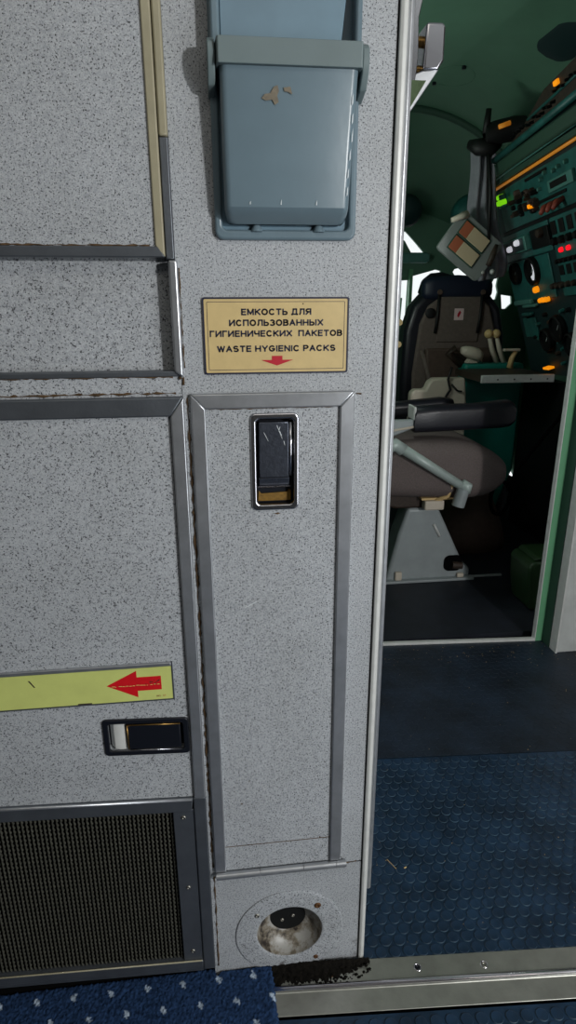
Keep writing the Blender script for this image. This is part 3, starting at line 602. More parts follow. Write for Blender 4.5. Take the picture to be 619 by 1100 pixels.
# ------------------------------------------------------------------ cockpit shell
def arch(x0, a, z0, h, y, n=40, r0=0, lo=-.9):
    pts = []
    for k in range(n+1):
        t = math.pi*k/n; pts.append((x0-a*math.cos(t), y, z0+h*math.sin(t)))
    return [(x0-a, y, -.02)]+pts+[(x0+a, y, -.02)]
b = NB(); SH = [(1.12, .98, 1.19), (1.9, .96, 1.19), (2.6, .93, 1.17), (3.0, 1.02, 1.04), (3.42, 1.16, .82)]
loft(b, [arch(1.0, a, .9, h, y) for y, a, h in SH], cap=False, closed=False)
struct(put('wall_cockpit', b, M['shell'], None, True), 'curved grey-green cockpit ceiling and side walls', 'wall')
b = NB(); plate(b, [(-.4, -.06), (2.3, -.06), (2.3, 2.35), (-.4, 2.35)], [[(p[0], p[2]) for p in arch(1.0, .975, .9, 1.185, 1.12)[1:-1]]+[(1.975, -.03), (.025, -.03)]], 1.122, 1.14)
struct(put('wall_bulkhead', b, M['shell']), 'green bulkhead face around the cockpit lining')
b = NB(); tube(b, [(p[0], p[1], p[2]) for p in arch(1.0, .925, .9, 1.160, 2.6)[1:-1]], .019, 8); struct(put('beam_rib', b, M['shell_dark'], None, True), 'dark curved rib across the cockpit ceiling', 'beam')
# front bulkhead with the windows
W = [[(1.18, 1.575), (1.232, 1.597), (1.268, 1.583), (1.335, 1.52), (1.392, 1.462), (1.388, 1.446), (1.36, 1.447), (1.345, 1.434), (1.322, 1.438), (1.262, 1.53), (1.18, 1.57)],
     [(1.317, .98), (1.317, 1.317), (1.48, 1.36), (1.512, 1.352), (1.515, 1.335), (1.48, 1.28), (1.47, .98)],
     [(1.15, 1.03), (1.293, 1.03), (1.297, 1.295), (1.15, 1.288)],
     [(1.595, 1.345), (1.605, 1.362), (1.635, 1.37), (1.735, 1.300), (1.73, 1.26), (1.66, 1.25)],
     [(1.846, 1.17), (1.84, 1.24), (1.875, 1.315), (1.90, 1.325), (1.893, 1.26), (1.905, 1.22), (1.895, 1.175)]]
W[4] = [(x+.012, z) for x, z in W[4]]
W.append([(1.940, 1.205), (2.015, 1.195), (2.022, 1.150), (1.985, 1.115), (1.955, 1.115)])
pl = [(p[0], p[2]) for p in arch(1.0, 1.18, .9, .86, 3.4)]
b = NB(); plate(b, pl, W, 3.39, 3.41); struct(put('wall_nose', b, M['shell']), 'green cockpit front wall around the windows', 'wall')
for k, w in enumerate(W):
    b = NB(); prism(b, [(x, z) for x, z in w], 3.398, 3.402); struct(put('window_%d' % (k+1), b, M['glass']), 'bright cockpit window pane, ' + ('upper left by the pale green bracket', 'tall pane left of the pilot seat', 'small pane at the far left', 'pane above the pilot headrest', 'sliver right of the pilot headrest', 'small low pane beside the instrument panel')[k], 'window')
b = NB(); box(b, 1.296, 1.316, 3.35, 3.385, .85, 1.36); struct(put('trim_13', b, M['mint']), 'mint green window post left of the pilot seat', 'trim')
WB = NB(); prism(WB, rrect(1.16, 1.395, 1.40, 1.455, .028), 3.28, 3.36)
tag(put('window_bracket', WB, M['panel_light'], None, bevel=.01, seg=3), 'pale green rounded bracket under the upper left cockpit window', 'bracket')
b = NB(); box(b, .1, 1.9, 1.12, 3.39, -.02, .0); struct(put('floor_cockpit', b, M['mat']), 'dark cockpit floor behind the sill', 'floor')
for y, x0, x1, t in ((1.60, 1.03, 1.25, 'beside the seat pedestal'), (1.90, 1.05, 1.36, 'further back in the cockpit')):
    b = NB(); box(b, x0, x1, y, y+.014, .0, .008); tag(put('floor_rail', b, M['grey_paint'], None, bevel=.002), 'thin metal seat rail on the dark cockpit floor '+t, 'rail')
# ceiling hatch ring with bolts
def ceil_z(x, y):
    for i in range(len(SH)-1):
        if SH[i][0] <= y <= SH[i+1][0]:
            t = (y-SH[i][0])/(SH[i+1][0]-SH[i][0]); a = SH[i][1]*(1-t)+SH[i+1][1]*t; h = SH[i][2]*(1-t)+SH[i+1][2]*t
            return .9+h*math.sqrt(max(0, 1-((x-1.0)/a)**2))
HT = thing('ceiling_hatch', 'faint round cover plate with bolts on the green cockpit ceiling', 'hatch', (1.08, 2.21, 2.08))
b = NB(); pts = [(1.08+.088*math.cos(t), 2.2+.11*math.sin(t)) for t in [2*math.pi*k/36 for k in range(37)]]
tube(b, [(x, y, ceil_z(x, y)+.001) for x, y in pts], .0022, 6); put('rim', b, M['shell_rim'], HT, True)
for x, y in ((1.085, 2.09), (1.028, 2.29)):
    b = NB(); tube(b, [(x, y, ceil_z(x, y)), (x, y, ceil_z(x, y)-.012)], .009, 10); put('bolt', b, M['black_steel'], HT, 'auto')

# overhead teal rounded housing at the upper right corner
b = NB(); rings = []
for k, (y, s) in enumerate(((1.50, .6), (1.54, .9), (1.60, 1.0), (1.74, 1.0), (1.80, .92), (1.83, .7))):
    cx, cz = 1.33, 2.10; base = [(-.105, -.045), (-.12, -.01), (-.105, .05), (-.07, .13), (-.02, .2), (.1, .2), (.13, .05), (.1, -.07), (.03, -.1), (-.04, -.08)]
    rings.append([(cx+p*s, y, cz+q*s) for p, q in base])
loft(b, rings); tag(put('overhead_housing', b, M['panel_dark'], None, 'auto', bevel=.012, seg=3), 'dark teal rounded housing hanging from the ceiling at the upper right', 'housing')

# ------------------------------------------------------------------ flight engineer's instrument panel
E1 = Vector((-.085, -.995, .047)).normalized(); E2 = Vector((-.311, .072, .948)); E2 = (E2-E1*E2.dot(E1)).normalized(); E3 = Vector((-.947, .066, -.316)); E3 = (E3-E1*E3.dot(E1)-E2*E3.dot(E2)).normalized()
PO = Vector((1.398, 2.2, 1.416))
def pf(s, t, d=0): return tuple(PO+E1*s+E2*t+E3*d)
PM = Matrix((( E1.x, E2.x, E3.x, PO.x), (E1.y, E2.y, E3.y, PO.y), (E1.z, E2.z, E3.z, PO.z), (0, 0, 0, 1)))
PN = thing('instrument_panel', 'teal engineer instrument panel with lamps and dials on the right cockpit wall', 'instrument panel', tuple(PO))
def pbox(name, s0, s1, t0, t1, d0, d1, m, bevel=.003, label=None, parent=None):
    bb = NB(); box(bb, s0, s1, t0, t1, d0, d1, PM); return put(name, bb, m, parent or PN, bevel=bevel, label=label)
def pknob(name, s, t, r, h, m, d=.0, n=16, label=None, parent=None):
    bb = NB(); lathe(bb, [(r, 0), (r, h*.7), (r*.8, h), (.0001, h)], pf(s, t, d), E3, n); return put(name, bb, m, parent or PN, 'auto', label=label)
bb = NB(); plate(bb, [(-.06, -.62), (1.1, -.62), (1.1, .46), (.68, .435), (.22, .335), (.02, .27), (-.06, .1)], [], -.05, -.004, pf); put('board', bb, M['panel_dark'], PN)
pbox('upper_board', .03, 1.1, .05, .222, -.004, .006, M['panel'])
pbox('right_board', .487, 1.1, -.27, .034, -.004, .012, M['panel'])
pbox('middle_board', -.03, .45, -.085, .034, -.004, .004, M['panel'])
pbox('lower_board', -.05, .40, -.27, -.09, -.004, .004, M['panel'])
# seams / light strips / tubes on the overhang
pbox('seam', -.02, 1.1, .034, .050, -.004, .0, M['panel_black'])
bb = NB(); tube(bb, [pf(.015, .236, .02), pf(.45, .237, .02), pf(1.1, .240, .02)], .0058, 10); put('light_strip', bb, M['gold_tube'], PN, True, label='glowing amber light strip')
pbox('strip_hood', .03, 1.1, .246, .268, -.004, .03, M['shell_dark'])
bb = NB(); tube(bb, [pf(.09, .270, .03), pf(1.1, .280, .03)], .0045, 8); put('hood_edge', bb, M['panel_light'], PN, True)
pbox('overhang', .12, 1.1, .275, .325, -.004, .05, M['shell_dark'], .008)
bb = NB(); tube(bb, [pf(.19, .335, .05), pf(1.1, .350, .05)], .013, 10); put('conduit', bb, M['panel'], PN, True, label='teal conduit along the panel overhang')
bb = NB(); plate(bb, [(.22, .345), (1.1, .36), (1.1, .46), (.66, .44), (.45, .385)], [], .0, .02, pf); put('switch_strip', bb, M['brown'], PN)
rs = random.Random(3)
for k in range(26):
    s = .36+.03*k; t = .372+.012*rs.random()+.03*(k > 12)
    if s < 1.0: pknob('toggle', s, t, .005, .018, M['panel_black'], .02, 8)
bb = NB(); tube(bb, [pf(.50, .392, .022), pf(1.1, .412, .022)], .005, 8); put('conduit', bb, M['panel'], PN, True)
pbox('amber_lamp', .745, .775, .420, .436, .0, .03, M['amber'], .003, 'small amber lamp at the top')
# upper board
pbox('map_light', .085, .118, .150, .205, .006, .035, M['panel_light'], .005)
pknob('green_lamp', .10, .196, .011, .03, M['green_lamp'], .01, label='glowing yellow-green lamp'); pknob('green_lamp', .113, .172, .012, .04, M['green_lamp'], .01)
for k in range(30):
    s = .18+rs.random()*.25; t = .085+rs.random()*.11*(1-(s-.18)*1.5)
    pknob('switch', s, t, rs.uniform(.006, .013), rs.uniform(.015, .035), rs.choice((M['brown'], M['panel_black'], M['brown'], M['cloth3'])), .006, 8)
pknob('amber_lamp', .394, .105, .010, .035, M['amber'], .006)
for s in (.514, .569, .622):
    bb = NB(); tube(bb, [pf(s, .083, .006), pf(s, .075, .035), pf(s+.012, .060, .055)], [.010, .013, .008], 8); put('toggle_cap', bb, M['red_cap'], PN, True, label='dull red switch cap')
pbox('label_block', .545, .74, .118, .160, .006, .02, M['panel_light']); pbox('label_slot', .57, .70, .130, .152, .02, .023, M['panel_black'])
for s, t in ((.60, .185), (.64, .19), (.70, .192), (.46, .15), (.49, .18), (.53, .195)): pknob('knob', s, t, .008, .015, M['panel_light'], .006, 8)
pbox('dark_slot', .42, .66, .098, .110, .006, .012, M['panel_black']); pbox('dark_slot', .34, .54, .200, .212, .006, .012, M['panel_black'])
# middle row
pbox('lamp_box', -.015, .265, -.055, .008, .004, .030, M['panel_light'], .004)
pbox('lamp_box_face', .0, .25, -.048, .002, .030, .032, M['panel_dark'])
for s, t in ((.115, -.028), (.205, -.012)): pknob('white_lamp', s, t, .013, .02, M['white_lamp'], .03, label='round white lamp')
pbox('lamp_slot', .02, .07, -.04, -.006, .032, .036, M['brown'])
pbox('dark_box', .285, .455, -.062, .016, .004, .012, M['panel_black']); pknob('knob', .40, -.005, .018, .02, M['brown'], .012)
# right sub-panel
for s in (.517, .583, .650, .717, .784): pbox('window', s-.02, s+.02, -.030, .020, .012, .016, M['panel_black'], .001)
for s in (.515, .575, .635, .695, .755): pknob('knob', s, -.054, .015, .02, M['panel_black'], .012)
for s in (.548, .609): pknob('red_lamp', s, -.091, .0095, .012, M['red_lamp'], .012, label='glowing red lamp')
for s in (.51, .545, .58, .62, .66): pknob('knob', s, -.130, .009, .02, M['panel_black'], .012)
for s in (.515, .575, .635, .695): pbox('window', s-.018, s+.018, -.186, -.148, .012, .016, M['panel_black'], .001)
for s in (.42, .46, .50, .55, .60, .66): pknob('knob', s, -.222, .012, .025, M['brown'], .004)
# lower row: two dials and lamps
def dial(s, t, r, face, lab=None):
    bb = NB(); lathe(bb, [(r*1.15, 0), (r*1.15, .02), (r, .024), (r*.95, .012)], pf(s, t, .004), E3, 28); rim = put('dial_rim', bb, M['panel_black'], PN, 'auto')
    bb = NB(); lathe(bb, [(.0001, .012), (r*.95, .012)], pf(s, t, .004), E3, 28); put('dial_face', bb, face, rim, label=lab)
    bb = NB(); prism(bb, [(s-.002, t-.1*r), (s+.002, t-.1*r), (s+r*.6, t+r*.5)], .0165, .018, pf); put('needle', bb, M['scratch'], rim)
dial(.055, -.139, .042, M['brown']); dial(.24, -.144, .052, M['panel_black'])
bb = NB(); prism(bb, [(.235, -.182), (.262, -.184), (.288, -.158), (.288, -.122), (.272, -.104), (.256, -.106), (.262, -.14), (.246, -.160), (.226, -.166)], .0175, .0185, pf); put('dial_glare', bb, M['white_lamp'], PN, label='pale crescent of glare painted on the dial')  # glare on the dial glass, made as a glowing crescent
pknob('orange_lamp', .238, -.225, .014, .02, M['amber'], .004, label='dim orange lamp'); 
for s in (.264, .297, .328): pknob('amber_lamp', s, -.273, .0105, .02, M['amber'], .004, label='round amber lamp in a row of three')
pbox('bar', -.03, .16, -.285, -.262, -.004, .02, M['panel_light'], .006); pbox('bar', .06, .2, -.300, -.285, -.004, .02, M['panel_light'], .006); pbox('bar', .03, .13, -.338, -.322, -.004, .02, M['panel'], .006)
pbox('side_plate', .0, .14, -.44, -.35, -.004, .006, M['panel'])
dial(.37, -.40, .05, M['panel_black']); dial(.24, -.45, .045, M['panel_black']); dial(.47, -.47, .045, M['panel_black'])
pbox('amber_lamp', .17, .23, -.586, -.576, .0, .03, M['amber'], .002)
for k in range(18): pknob('knob', .05+.5*rs.random(), -.56+.24*rs.random(), .009, .02, rs.choice((M['panel_black'], M['brown'], M['panel'])), -.004, 8)

# ------------------------------------------------------------------ engineer's table, console under it
TB = thing('engineer_table', 'dark table leaf with a pale metal edge right of the pilot seat', 'table', (1.42, 2.0, .80))
b = NB(); box(b, 1.228, 1.575, 1.962, 2.285, .808, .838); put('tabletop', b, M['table_top'], TB, bevel=.003)
b = NB(); box(b, 1.224, 1.575, 1.945, 1.962, .806, .842); put('edge_trim', b, M['alu_white'], TB, bevel=.003)
for x in (1.30, 1.38, 1.46, 1.54):
    b = NB(); lathe(b, [(.004, 0), (.003, .002), (.0001, .002)], (x, 1.945, .822), (0, -1, 0), 10); put('rivet', b, M['black_steel'], TB)
CN = thing('throttle_console', 'teal throttle console with knobbed levers between seat and table', 'console', (1.42, 2.36, 0))
b = NB(); prism(b, [(1.285, .86), (1.60, .86), (1.60, .30), (1.50, .0), (1.36, .0), (1.29, .55)], 2.295, 2.40); put('housing', b, M['teal'], CN, bevel=.012)
for x in (1.412, 1.452):
    b = NB(); tube(b, [(x+.07, 2.36, .85), (x+.03, 2.352, .93), (x+.008, 2.345, .985)], [.015, .013, .010], 8); lv = put('lever', b, M['beige_plastic'], CN, True)
    b = NB(); bmesh.ops.create_uvsphere(b, u_segments=14, v_segments=10, radius=.0225); bmesh.ops.translate(b, vec=(x, 2.34, 1.005), verts=b.verts); put('lever_knob', b, M['cream_knob'], lv, True)
b = NB(); rings = []
for k, (x, r) in enumerate(((1.262, .018), (1.285, .03), (1.32, .036), (1.352, .036), (1.372, .022))):
    rings.append([(x, 2.31+r*math.cos(2*math.pi*q/14), .918-(x-1.3)*.25+r*.9*math.sin(2*math.pi*q/14)) for q in range(14)])
loft(b, rings); hd = put('crank_handle', b, M['beige_plastic'], CN, True)
b = NB(); tube(b, [(1.365, 2.33, .90), (1.38, 2.33, .85)], .014, 8); put('handle_stem', b, M['chrome'], hd, True)
b = NB(); tube(b, [(1.29, 2.36, .85), (1.22, 2.37, .91), (1.255, 2.36, .935)], .02, 8); put('dark_grip', b, M['brown'], CN, True)
b = NB(); prism(b, [(1.30, .862), (1.36, .862), (1.345, .885), (1.315, .885)], 2.315, 2.36); put('clip', b, M['beige_plastic'], CN, bevel=.003)
b = NB(); box(b, 1.62, 1.66, 1.2, 2.32, .0, .80); box(b, 1.3, 1.66, 2.47, 2.5, .0, .8); struct(put('wall_kick', b, M['panel_black']), 'black kick panel under the instrument panel', 'wall')
# small bracket and grip between console and panel
SG = thing('microphone_handset', 'small tan handset hanging on the dim panel behind the table', 'handset', (1.5, 2.25, .86))
b = NB(); tube(b, [(1.505, 2.26, .842), (1.508, 2.255, .89), (1.525, 2.25, .925)], [.016, .013, .010], 10); put('grip', b, M['cream_knob'], SG, True)
b = NB(); box(b, 1.455, 1.54, 2.235, 2.255, .925, .938); put('hook', b, M['beige_plastic'], SG, bevel=.003)

# ------------------------------------------------------------------ engineer's seat (faces the panel on the right)
Q = thing('engineer_chair', 'taupe swivel crew seat facing right, nearest seat in the cockpit', 'seat', (.92, 1.72, 0))
b = NB(); rings = []
for x, zt, zb, y0, y1 in ((.50, .60, .41, 1.56, 2.0), (.70, .635, .392, 1.53, 2.03), (.92, .638, .388, 1.52, 2.03), (1.03, .625, .376, 1.525, 2.02), (1.12, .592, .378, 1.535, 2.0), (1.18, .552, .405, 1.55, 1.98), (1.207, .522, .435, 1.57, 1.95), (1.215, .502, .455, 1.60, 1.91)):
    r = min(.07, (zt-zb)*.45); rings.append([(x, a, c) for a, c in rrect(y0, zb, y1, zt, r, 5)])
loft(b, rings); cu = put('seat_cushion', b, M['cloth'], Q, True); cu.modifiers.new('s', 'SUBSURF').render_levels = 1
b = NB(); rings = []
for z, x0, x1 in ((.55, .44, .56), (.8, .42, .55), (1.1, .38, .50), (1.2, .37, .46)):
    rings.append([(a, c, z) for a, c in rrect(x0, 1.56, x1, 2.0, .04, 4)])
loft(b, rings); put('backrest', b, M['cloth'], Q, True)
b = NB(); prism(b, [(.716, .0), (1.098, .0), (1.098, .045), (1.065, .07), (.932, .335), (.80, .335), (.765, .22)], 1.60, 1.72); pe = put('pedestal', b, M['grey_paint'], Q, bevel=.014, seg=3)
b = NB(); prism(b, rrect(.974, .040, 1.056, .113, .026), 1.596, 1.601); put('slot', b, M['void'], pe)
b = NB(); tube(b, [(1.01, 1.592, .07), (1.055, 1.592, .065)], .016, 10); put('knob', b, M['brown'], pe, 'auto')
b = NB(); tube(b, [(.915, 1.597, .262), (.945, 1.597, .205)], .006, 8); put('nameplate', b, M['alu_white'], pe, True)
b = NB(); box(b, .71, 1.11, 1.575, 1.61, .0, .012); put('base_flange', b, M['grey_paint'], pe, bevel=.003)
for x in (.77, 1.05):
    b = NB(); box(b, x-.015, x+.015, 1.583, 1.6, .012, .05 if x < .8 else .03); put('base_lug', b, M['beige_plastic'], pe, bevel=.004)
b = NB(); rings = []
for t in range(7):
    a = math.pi*(t/6); rings.append([(.86-.16*math.cos(a), 1.60+d, .335-.05*math.sin(a)*q) for d, q in ((0, 1), (.2, 1), (.2, .0), (0, .0))])
b = NB(); prism(b, [(.60, .400), (1.0, .400), (.96, .375), (.86, .335), (.75, .335), (.64, .360)], 1.60, 1.78); put('under_pan', b, M['brown'], Q, bevel=.01)
b = NB(); box(b, .853, .936, 1.545, 1.59, .341, .382); put('lever_box', b, M['beige_plastic'], Q, bevel=.006, label='small cream box under the cushion')
b = NB(); box(b, .84, 1.0, 1.555, 1.60, .384, .392); put('bracket', b, M['cream_knob'], Q)
# armrest on the near side
b = NB(); rings = []
for x, zt, zb in ((.793, .752, .668), (.80, .763, .662), (.90, .768, .664), (1.05, .770, .668), (1.16, .780, .672), (1.195, .782, .676), (1.212, .768, .690)):
    rings.append([(x, a, c) for a, c in rrect(1.56, zb, 1.65, zt, .026, 4)])
loft(b, rings); ap = put('armrest', b, M['leather'], Q, True, label='black leather near armrest'); ap.data.set_sharp_from_angle(angle=math.radians(60))
b = NB(); box(b, .788, .80, 1.565, 1.645, .715, .768); put('end_cap', b, M['alu_white'], ap, bevel=.004)
b = NB(); rings = []
for x, zt, zb in ((.60, .70, .62), (.86, .712, .66), (1.05, .728, .672), (1.095, .722, .685)):
    rings.append([(x, a, c) for a, c in rrect(1.93, zb, 2.02, zt+.015, .022, 4)])
loft(b, rings); put('armrest', b, M['leather'], Q, True, label='black leather far armrest')
b = NB(); prism(b, [(.56, .715), (.80, .715), (.80, .683), (.70, .645), (.56, .63)], 1.575, 1.605); put('arm_bracket', b, M['grey_paint'], Q, bevel=.006)
b = NB(); tube(b, [(.58, 1.575, .655), (.80, 1.575, .688)], .005, 8); put('arm_bracket_edge', b, M['beige_plastic'], Q, True)
b = NB(); tube(b, [(.66, 1.50, .62), (.70, 1.50, .634), (.73, 1.50, .612)], .026, 12); put('lever_hub', b, M['tube_paint'], Q, True)
b = NB(); tube(b, [(.705, 1.50, .632), (.99, 1.50, .452)], [.021, .018], 14); tb = put('release_lever', b, M['tube_paint'], Q, True, label='pale grey-green tubular lever')
b = NB(); tube(b, [(.985, 1.50, .470), (1.005, 1.50, .455), (1.0, 1.50, .43)], [.016, .024, .022], 14); put('elbow', b, M['tube_paint'], tb, True)
b = NB(); tube(b, [(.992, 1.50, .445), (.975, 1.50, .372)], [.026, .026], 16); put('sleeve', b, M['grey_paint'], tb, 'auto')
b = NB(); tube(b, [(.955, 1.53, .455), (.95, 1.55, .40), (.90, 1.56, .38)], .010, 8); put('cable', b, M['cream_knob'], Q, True)

# ------------------------------------------------------------------ pilot seat, seen from behind
Pn = thing('pilot_chair', 'brown pilot seat seen from behind in front of the bright windows', 'seat', (1.3, 2.55, 0))
def back_outline(s=1.0):
    return [(1.02, .40), (1.005, .75), (1.015, 1.02), (1.05, 1.14), (1.11, 1.205), (1.18, 1.225), (1.40, 1.225), (1.46, 1.20), (1.525, 1.13), (1.56, 1.0), (1.58, .80), (1.58, .40)]
b = NB(); prism(b, back_outline(), 2.47, 2.60); put('back_shell', b, M['leather'], Pn, bevel=.03, seg=4)
b = NB(); prism(b, [(1.075, .42), (1.06, .80), (1.085, 1.05), (1.125, 1.14), (1.19, 1.185), (1.40, 1.185), (1.455, 1.14), (1.495, 1.03), (1.515, .80), (1.50, .42)], 2.452, 2.48); bp_ = put('back_cover', b, M['cloth2'], Pn, bevel=.012, seg=3)
b = NB(); prism(b, [(1.115, .93), (1.14, .70), (1.21, .585), (1.40, .585), (1.47, .72), (1.485, .93)], 2.425, 2.462); put('pocket', b, M['cloth3'], bp_, bevel=.012)
b = NB(); prism(b, [(1.185, 1.185), (1.175, .96), (1.40, .96), (1.41, 1.185)], 2.445, 2.460); put('cover_flap', b, M['cloth2'], bp_, bevel=.004)
b = NB(); prism(b, rrect(1.262, 1.070, 1.312, 1.128, .003), 2.4435, 2.4455); st_ = put('sticker', b, M['sticker'], bp_, label='pinkish white square sticker')
b = NB(); prism(b, [(1.278, 1.090), (1.286, 1.083), (1.298, 1.108), (1.290, 1.118), (1.280, 1.103)], 2.4428, 2.4437); put('sticker_mark', b, M['red_ink'], st_)
b = NB(); rings = []
for x, q in ((1.095, .55), (1.11, .85), (1.15, 1), (1.28, 1.02), (1.41, 1), (1.45, .85), (1.465, .55)):
    cz = 1.235-.01*abs((x-1.28)/.18)**2; rings.append([(x, a, c) for a, c in rrect(2.49-.045*q, cz-.062*q, 2.49+.045*q, cz+.055*q, .035*q, 5)])
loft(b, rings); put('headrest', b, M['bluegrey'], Pn, True, label='navy padded headrest')
b = NB(); prism(b, [(1.095, 1.20), (1.115, 1.268), (1.16, 1.302), (1.215, 1.308), (1.275, 1.292), (1.30, 1.27), (1.30, 1.2)], 2.53, 2.575); put('headset_hood', b, M['leather'], Pn, bevel=.012)
for x, z0 in ((1.175, 1.195), (1.405, 1.195)):
    b = NB(); tube(b, [(x, 2.445, z0), (x-.004, 2.440, z0-.11), (x-.012, 2.44, z0-.19)], .008, 8); put('strap', b, M['fan'], Pn, True)
    b = NB(); lathe(b, [(.014, 0), (.012, .008), (.0001, .008)], (x, 2.44, z0+.012), (0, -1, 0), 12); put('buckle', b, M['cloth3'], Pn, 'auto')
b = NB(); tube(b, [(1.10, 2.445, .92), (1.15, 2.43, .76), (1.215, 2.425, .60)], .012, 8); put('pocket_seam', b, M['cloth2'], Pn, True)
b = NB(); lathe(b, [(.026, 0), (.026, .010), (.018, .014), (.0001, .014)], (1.135, 2.452, 1.105), (0, -1, 0), 16); put('lock', b, M['fan'], Pn, 'auto')
b = NB(); box(b, 1.08, 1.5, 2.5, 2.95, .36, .5); put('seat_cushion', b, M['leather'], Pn, bevel=.04, seg=3)
b = NB(); box(b, 1.15, 1.42, 2.55, 2.85, .0, .37); put('seat_base', b, M['panel_black'], Pn, bevel=.02)
b = NB(); tube(b, [(.985, 2.50, 1.18), (.97, 2.48, .97), (.955, 2.46, .78)], .012, 8); put('side_rail', b, M['mint'], Pn, True, label='mint green tube at the seat side')
for z in (1.06, .95):
    b = NB(); lathe(b, [(.018, 0), (.016, .012), (.0001, .012)], (.978, 2.47, z), (0, -1, 0), 12); put('rail_knob', b, M['cream_knob'], Pn, 'auto')

RC = thing('seat_rear_cover', 'pale beige stepped rear cover of the pilot seat with a dangling black cord', 'box', (1.1, 2.2, 0))  # rear cover of the pilot seat, kept as its own object
b = NB(); prism(b, [(.965, .0), (.972, .735), (.99, .752), (1.045, .752), (1.06, .790), (1.085, .805), (1.245, .805), (1.262, .66), (1.27, .0)], 2.18, 2.24); put('cover', b, M['beige_plastic'], RC, bevel=.012, seg=3)
b = NB(); tube(b, [(1.165, 2.17, .86), (1.15, 2.17, .80), (1.165, 2.17, .75), (1.135, 2.17, .70), (1.14, 2.17, .665)], .006, 6); put('cord', b, M['fan'], RC, True)
b = NB(); tube(b, [(1.17, 2.17, .775), (1.20, 2.17, .745), (1.225, 2.17, .74)], .005, 6); put('cord', b, M['fan'], RC, True)

# brown rounded thing on the floor behind the seat, cable loop
b = NB(); rings = []
for x, h, w in ((1.02, .02, .05), (1.06, .12, .10), (1.15, .24, .14), (1.26, .30, .15), (1.34, .27, .14), (1.40, .14, .10), (1.43, .03, .05)):
    rings.append([(x, 2.01+w*math.cos(math.pi*k/10), .002+h*math.sin(math.pi*k/10)) for k in range(11)])
loft(b, rings); tag(put('cover_bundle', b, M['cloth3'], None, True), 'dim brown rounded bundle on the cockpit floor behind the seat pedestal', 'bundle')
b = NB(); tube(b, [(1.30+.045*math.cos(t), 1.80, .30+.08*math.sin(t)) for t in [.5+5.4*k/16 for k in range(17)]]+[(1.37, 1.82, .42), (1.60, 1.85, .70)], .009, 8); tag(put('cable', b, M['void'], None, True), 'black cable loop hanging in front of the seat cushion', 'cable')

# green box right of the floor
GB = thing('green_box', 'dark green plastic box on the floor behind the mint door jamb', 'box', (1.30, 1.34, 0))
b = NB(); prism(b, [(1.210, .0), (1.40, .0), (1.41, .205), (1.205, .21), (1.184, .190), (1.192, .10)], 1.263, 1.43); put('body', b, M['green_box'], GB, bevel=.014, seg=3)
b = NB(); prism(b, [(1.205, .21), (1.41, .205), (1.405, .222), (1.225, .226)], 1.27, 1.42); put('lid', b, M['green_box'], GB, bevel=.008)

# ------------------------------------------------------------------ fan, curtain, board, dome
FN = thing('cabin_fan', 'black cabin fan hanging from the cockpit ceiling above the curtain', 'fan', (1.2, 2.0, 1.83))
b = NB(); lathe(b, [(.018, -.085), (.036, -.08), (.044, -.04), (.046, .04), (.040, .085), (.022, .095), (.0001, .097)], (1.245, 2.0, 1.830), (.95, -.1, .18), 20); put('motor', b, M['fan'], FN, 'auto')
b = NB(); tube(b, [(1.165, 2.0, 1.82), (1.168, 1.995, 1.905)], [.016, .012], 8); put('stem', b, M['fan'], FN, True)
b = NB(); tube(b, [(1.20, 1.955, 1.832), (1.245, 1.953, 1.848)], .009, 8); put('lamp', b, M['gold_tube'], FN, True, label='amber reflection shaped as a glowing strip')  # orange reflection on the fan, painted as a small glowing strip
b = NB(); tube(b, [(1.12, 2.06, 1.79), (1.15, 2.03, 1.775), (1.20, 2.02, 1.77), (1.24, 2.03, 1.79)], [.018, .034, .034, .018], 10); put('clamp', b, M['fan'], FN, True)
b = NB(); tube(b, [(1.20, 2.03, 1.815), (1.30, 2.25, 1.88), (1.42, 2.45, 1.945)], .012, 8); put('hanger', b, M['fan'], FN, True)
def drape(path, name, label, seed, depth=.028):
    bb = NB(); rows = []
    for i, (x0, x1, z0, z1, y) in enumerate(path):
        row = []
        for k in range(33):
            t = k/32; f = math.sin(t*17+seed+.25*i)*depth*.5+math.sin(t*7+seed*2-.2*i)*depth*.6
            row.append((x0+(x1-x0)*t, y+f, z0+(z1-z0)*t))
        rows.append(row)
    loft(bb, rows, cap=False, closed=False); o_ = put(name, bb, M['curtain'], None, True)
    sd = o_.modifiers.new('t', 'SOLIDIFY'); sd.thickness = .003; s2 = o_.modifiers.new('s', 'SUBSURF'); s2.levels = 1; s2.render_levels = 1
    return tag(o_, label, 'curtain')
drape([(1.135, 1.235, 1.78, 1.79, 2.06), (1.150, 1.245, 1.70, 1.70, 2.06), (1.150, 1.262, 1.60, 1.61, 2.07), (1.150, 1.285, 1.52, 1.51, 2.08), (1.185, 1.325, 1.44, 1.42, 2.09), (1.215, 1.362, 1.36, 1.36, 2.10), (1.235, 1.378, 1.30, 1.31, 2.10), (1.235, 1.365, 1.245, 1.27, 2.10)], 'sun_curtain', 'grey gathered sun curtain hanging below the black fan', 1.3)
CB = thing('checklist_board', 'tilted grey checklist board with two beige cards above the pilot headrest', 'board', (1.15, 2.05, 1.39))
cbm = Matrix.Translation((1.152, 2.03, 1.392)) @ Matrix.Rotation(math.radians(36), 4, 'Y')
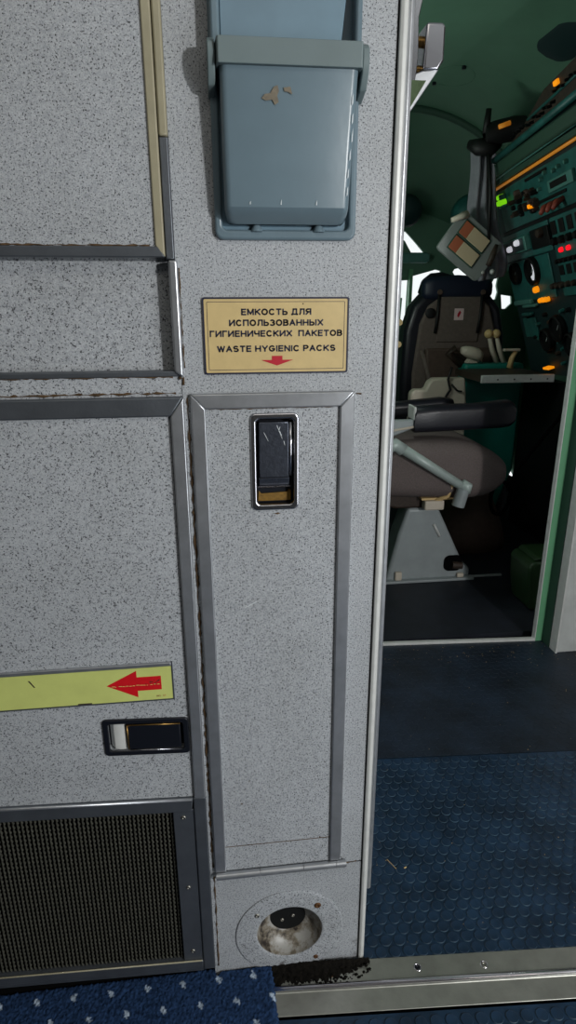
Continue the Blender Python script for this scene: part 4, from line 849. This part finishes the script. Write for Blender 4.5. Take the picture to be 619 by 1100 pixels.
def cbx(name, u0, u1, v0, v1, d0, d1, m, r=.008, parent=None, label=None):
    bb = NB(); prism(bb, rrect(u0, v0, u1, v1, r, 3), d0, d1); bmesh.ops.transform(bb, matrix=cbm, verts=bb.verts); return put(name, bb, m, parent or CB, bevel=.0015, label=label)
cbx('board', -.122, .118, -.098, .090, -.008, .014, M['tablet'], .016)
for v0, v1 in ((.006, .064), (-.066, -.008)):
    cbx('card_frame', -.088, .060, v0-.005, v1+.005, -.012, -.007, M['shell_dark'], .003); c_ = cbx('card', -.040, .055, v0, v1, -.015, -.011, M['card'], .002, label='beige card'); cbx('card_tab', -.083, -.040, v0, v1, -.015, -.011, M['card_red'], .002, label='orange-brown end of the card')
bb = NB(); tube(bb, [(1.045, 2.0, 1.49), (1.085, 1.995, 1.505), (1.115, 2.0, 1.515)], [.010, .013, .016], 8); put('clip', bb, M['beige_plastic'], CB, True)
bb = NB(); tube(bb, [(1.228, 2.0, 1.31), (1.248, 2.0, 1.36), (1.262, 2.01, 1.395)], [.012, .014, .008], 8); put('clamp', bb, M['brown'], CB, True)
for x, z in ((1.262, 1.287), (1.215, 1.283)):
    bb = NB(); bmesh.ops.create_uvsphere(bb, u_segments=12, v_segments=8, radius=.011); bmesh.ops.translate(bb, vec=(x, 2.03, z), verts=bb.verts); put('ball_joint', bb, M['alu_white'], CB, True)
bb = NB(); tube(bb, [(1.23, 2.025, 1.40), (1.215, 2.015, 1.60), (1.185, 2.01, 1.76)], .008, 8); put('hanger', bb, M['fan'], CB, True)
DM = NB(); lathe(DM, [(.10, .02), (.11, 0), (.10, -.03), (.06, -.055), (.0001, -.06)], (1.43, 2.75, 1.60), (.2, 1, .1), 24); tag(put('speaker_dome', DM, M['panel'], None, True), 'teal round speaker dome on the lining behind the grey curtain', 'speaker')
DM = NB(); lathe(DM, [(.08, .02), (.09, 0), (.07, -.03), (.0001, -.04)], (1.16, 3.05, 1.66), (.2, 1, .3), 24); tag(put('speaker_cover', DM, M['panel_dark'], None, True), 'dark teal fitting above the pale green window bracket', 'fitting')
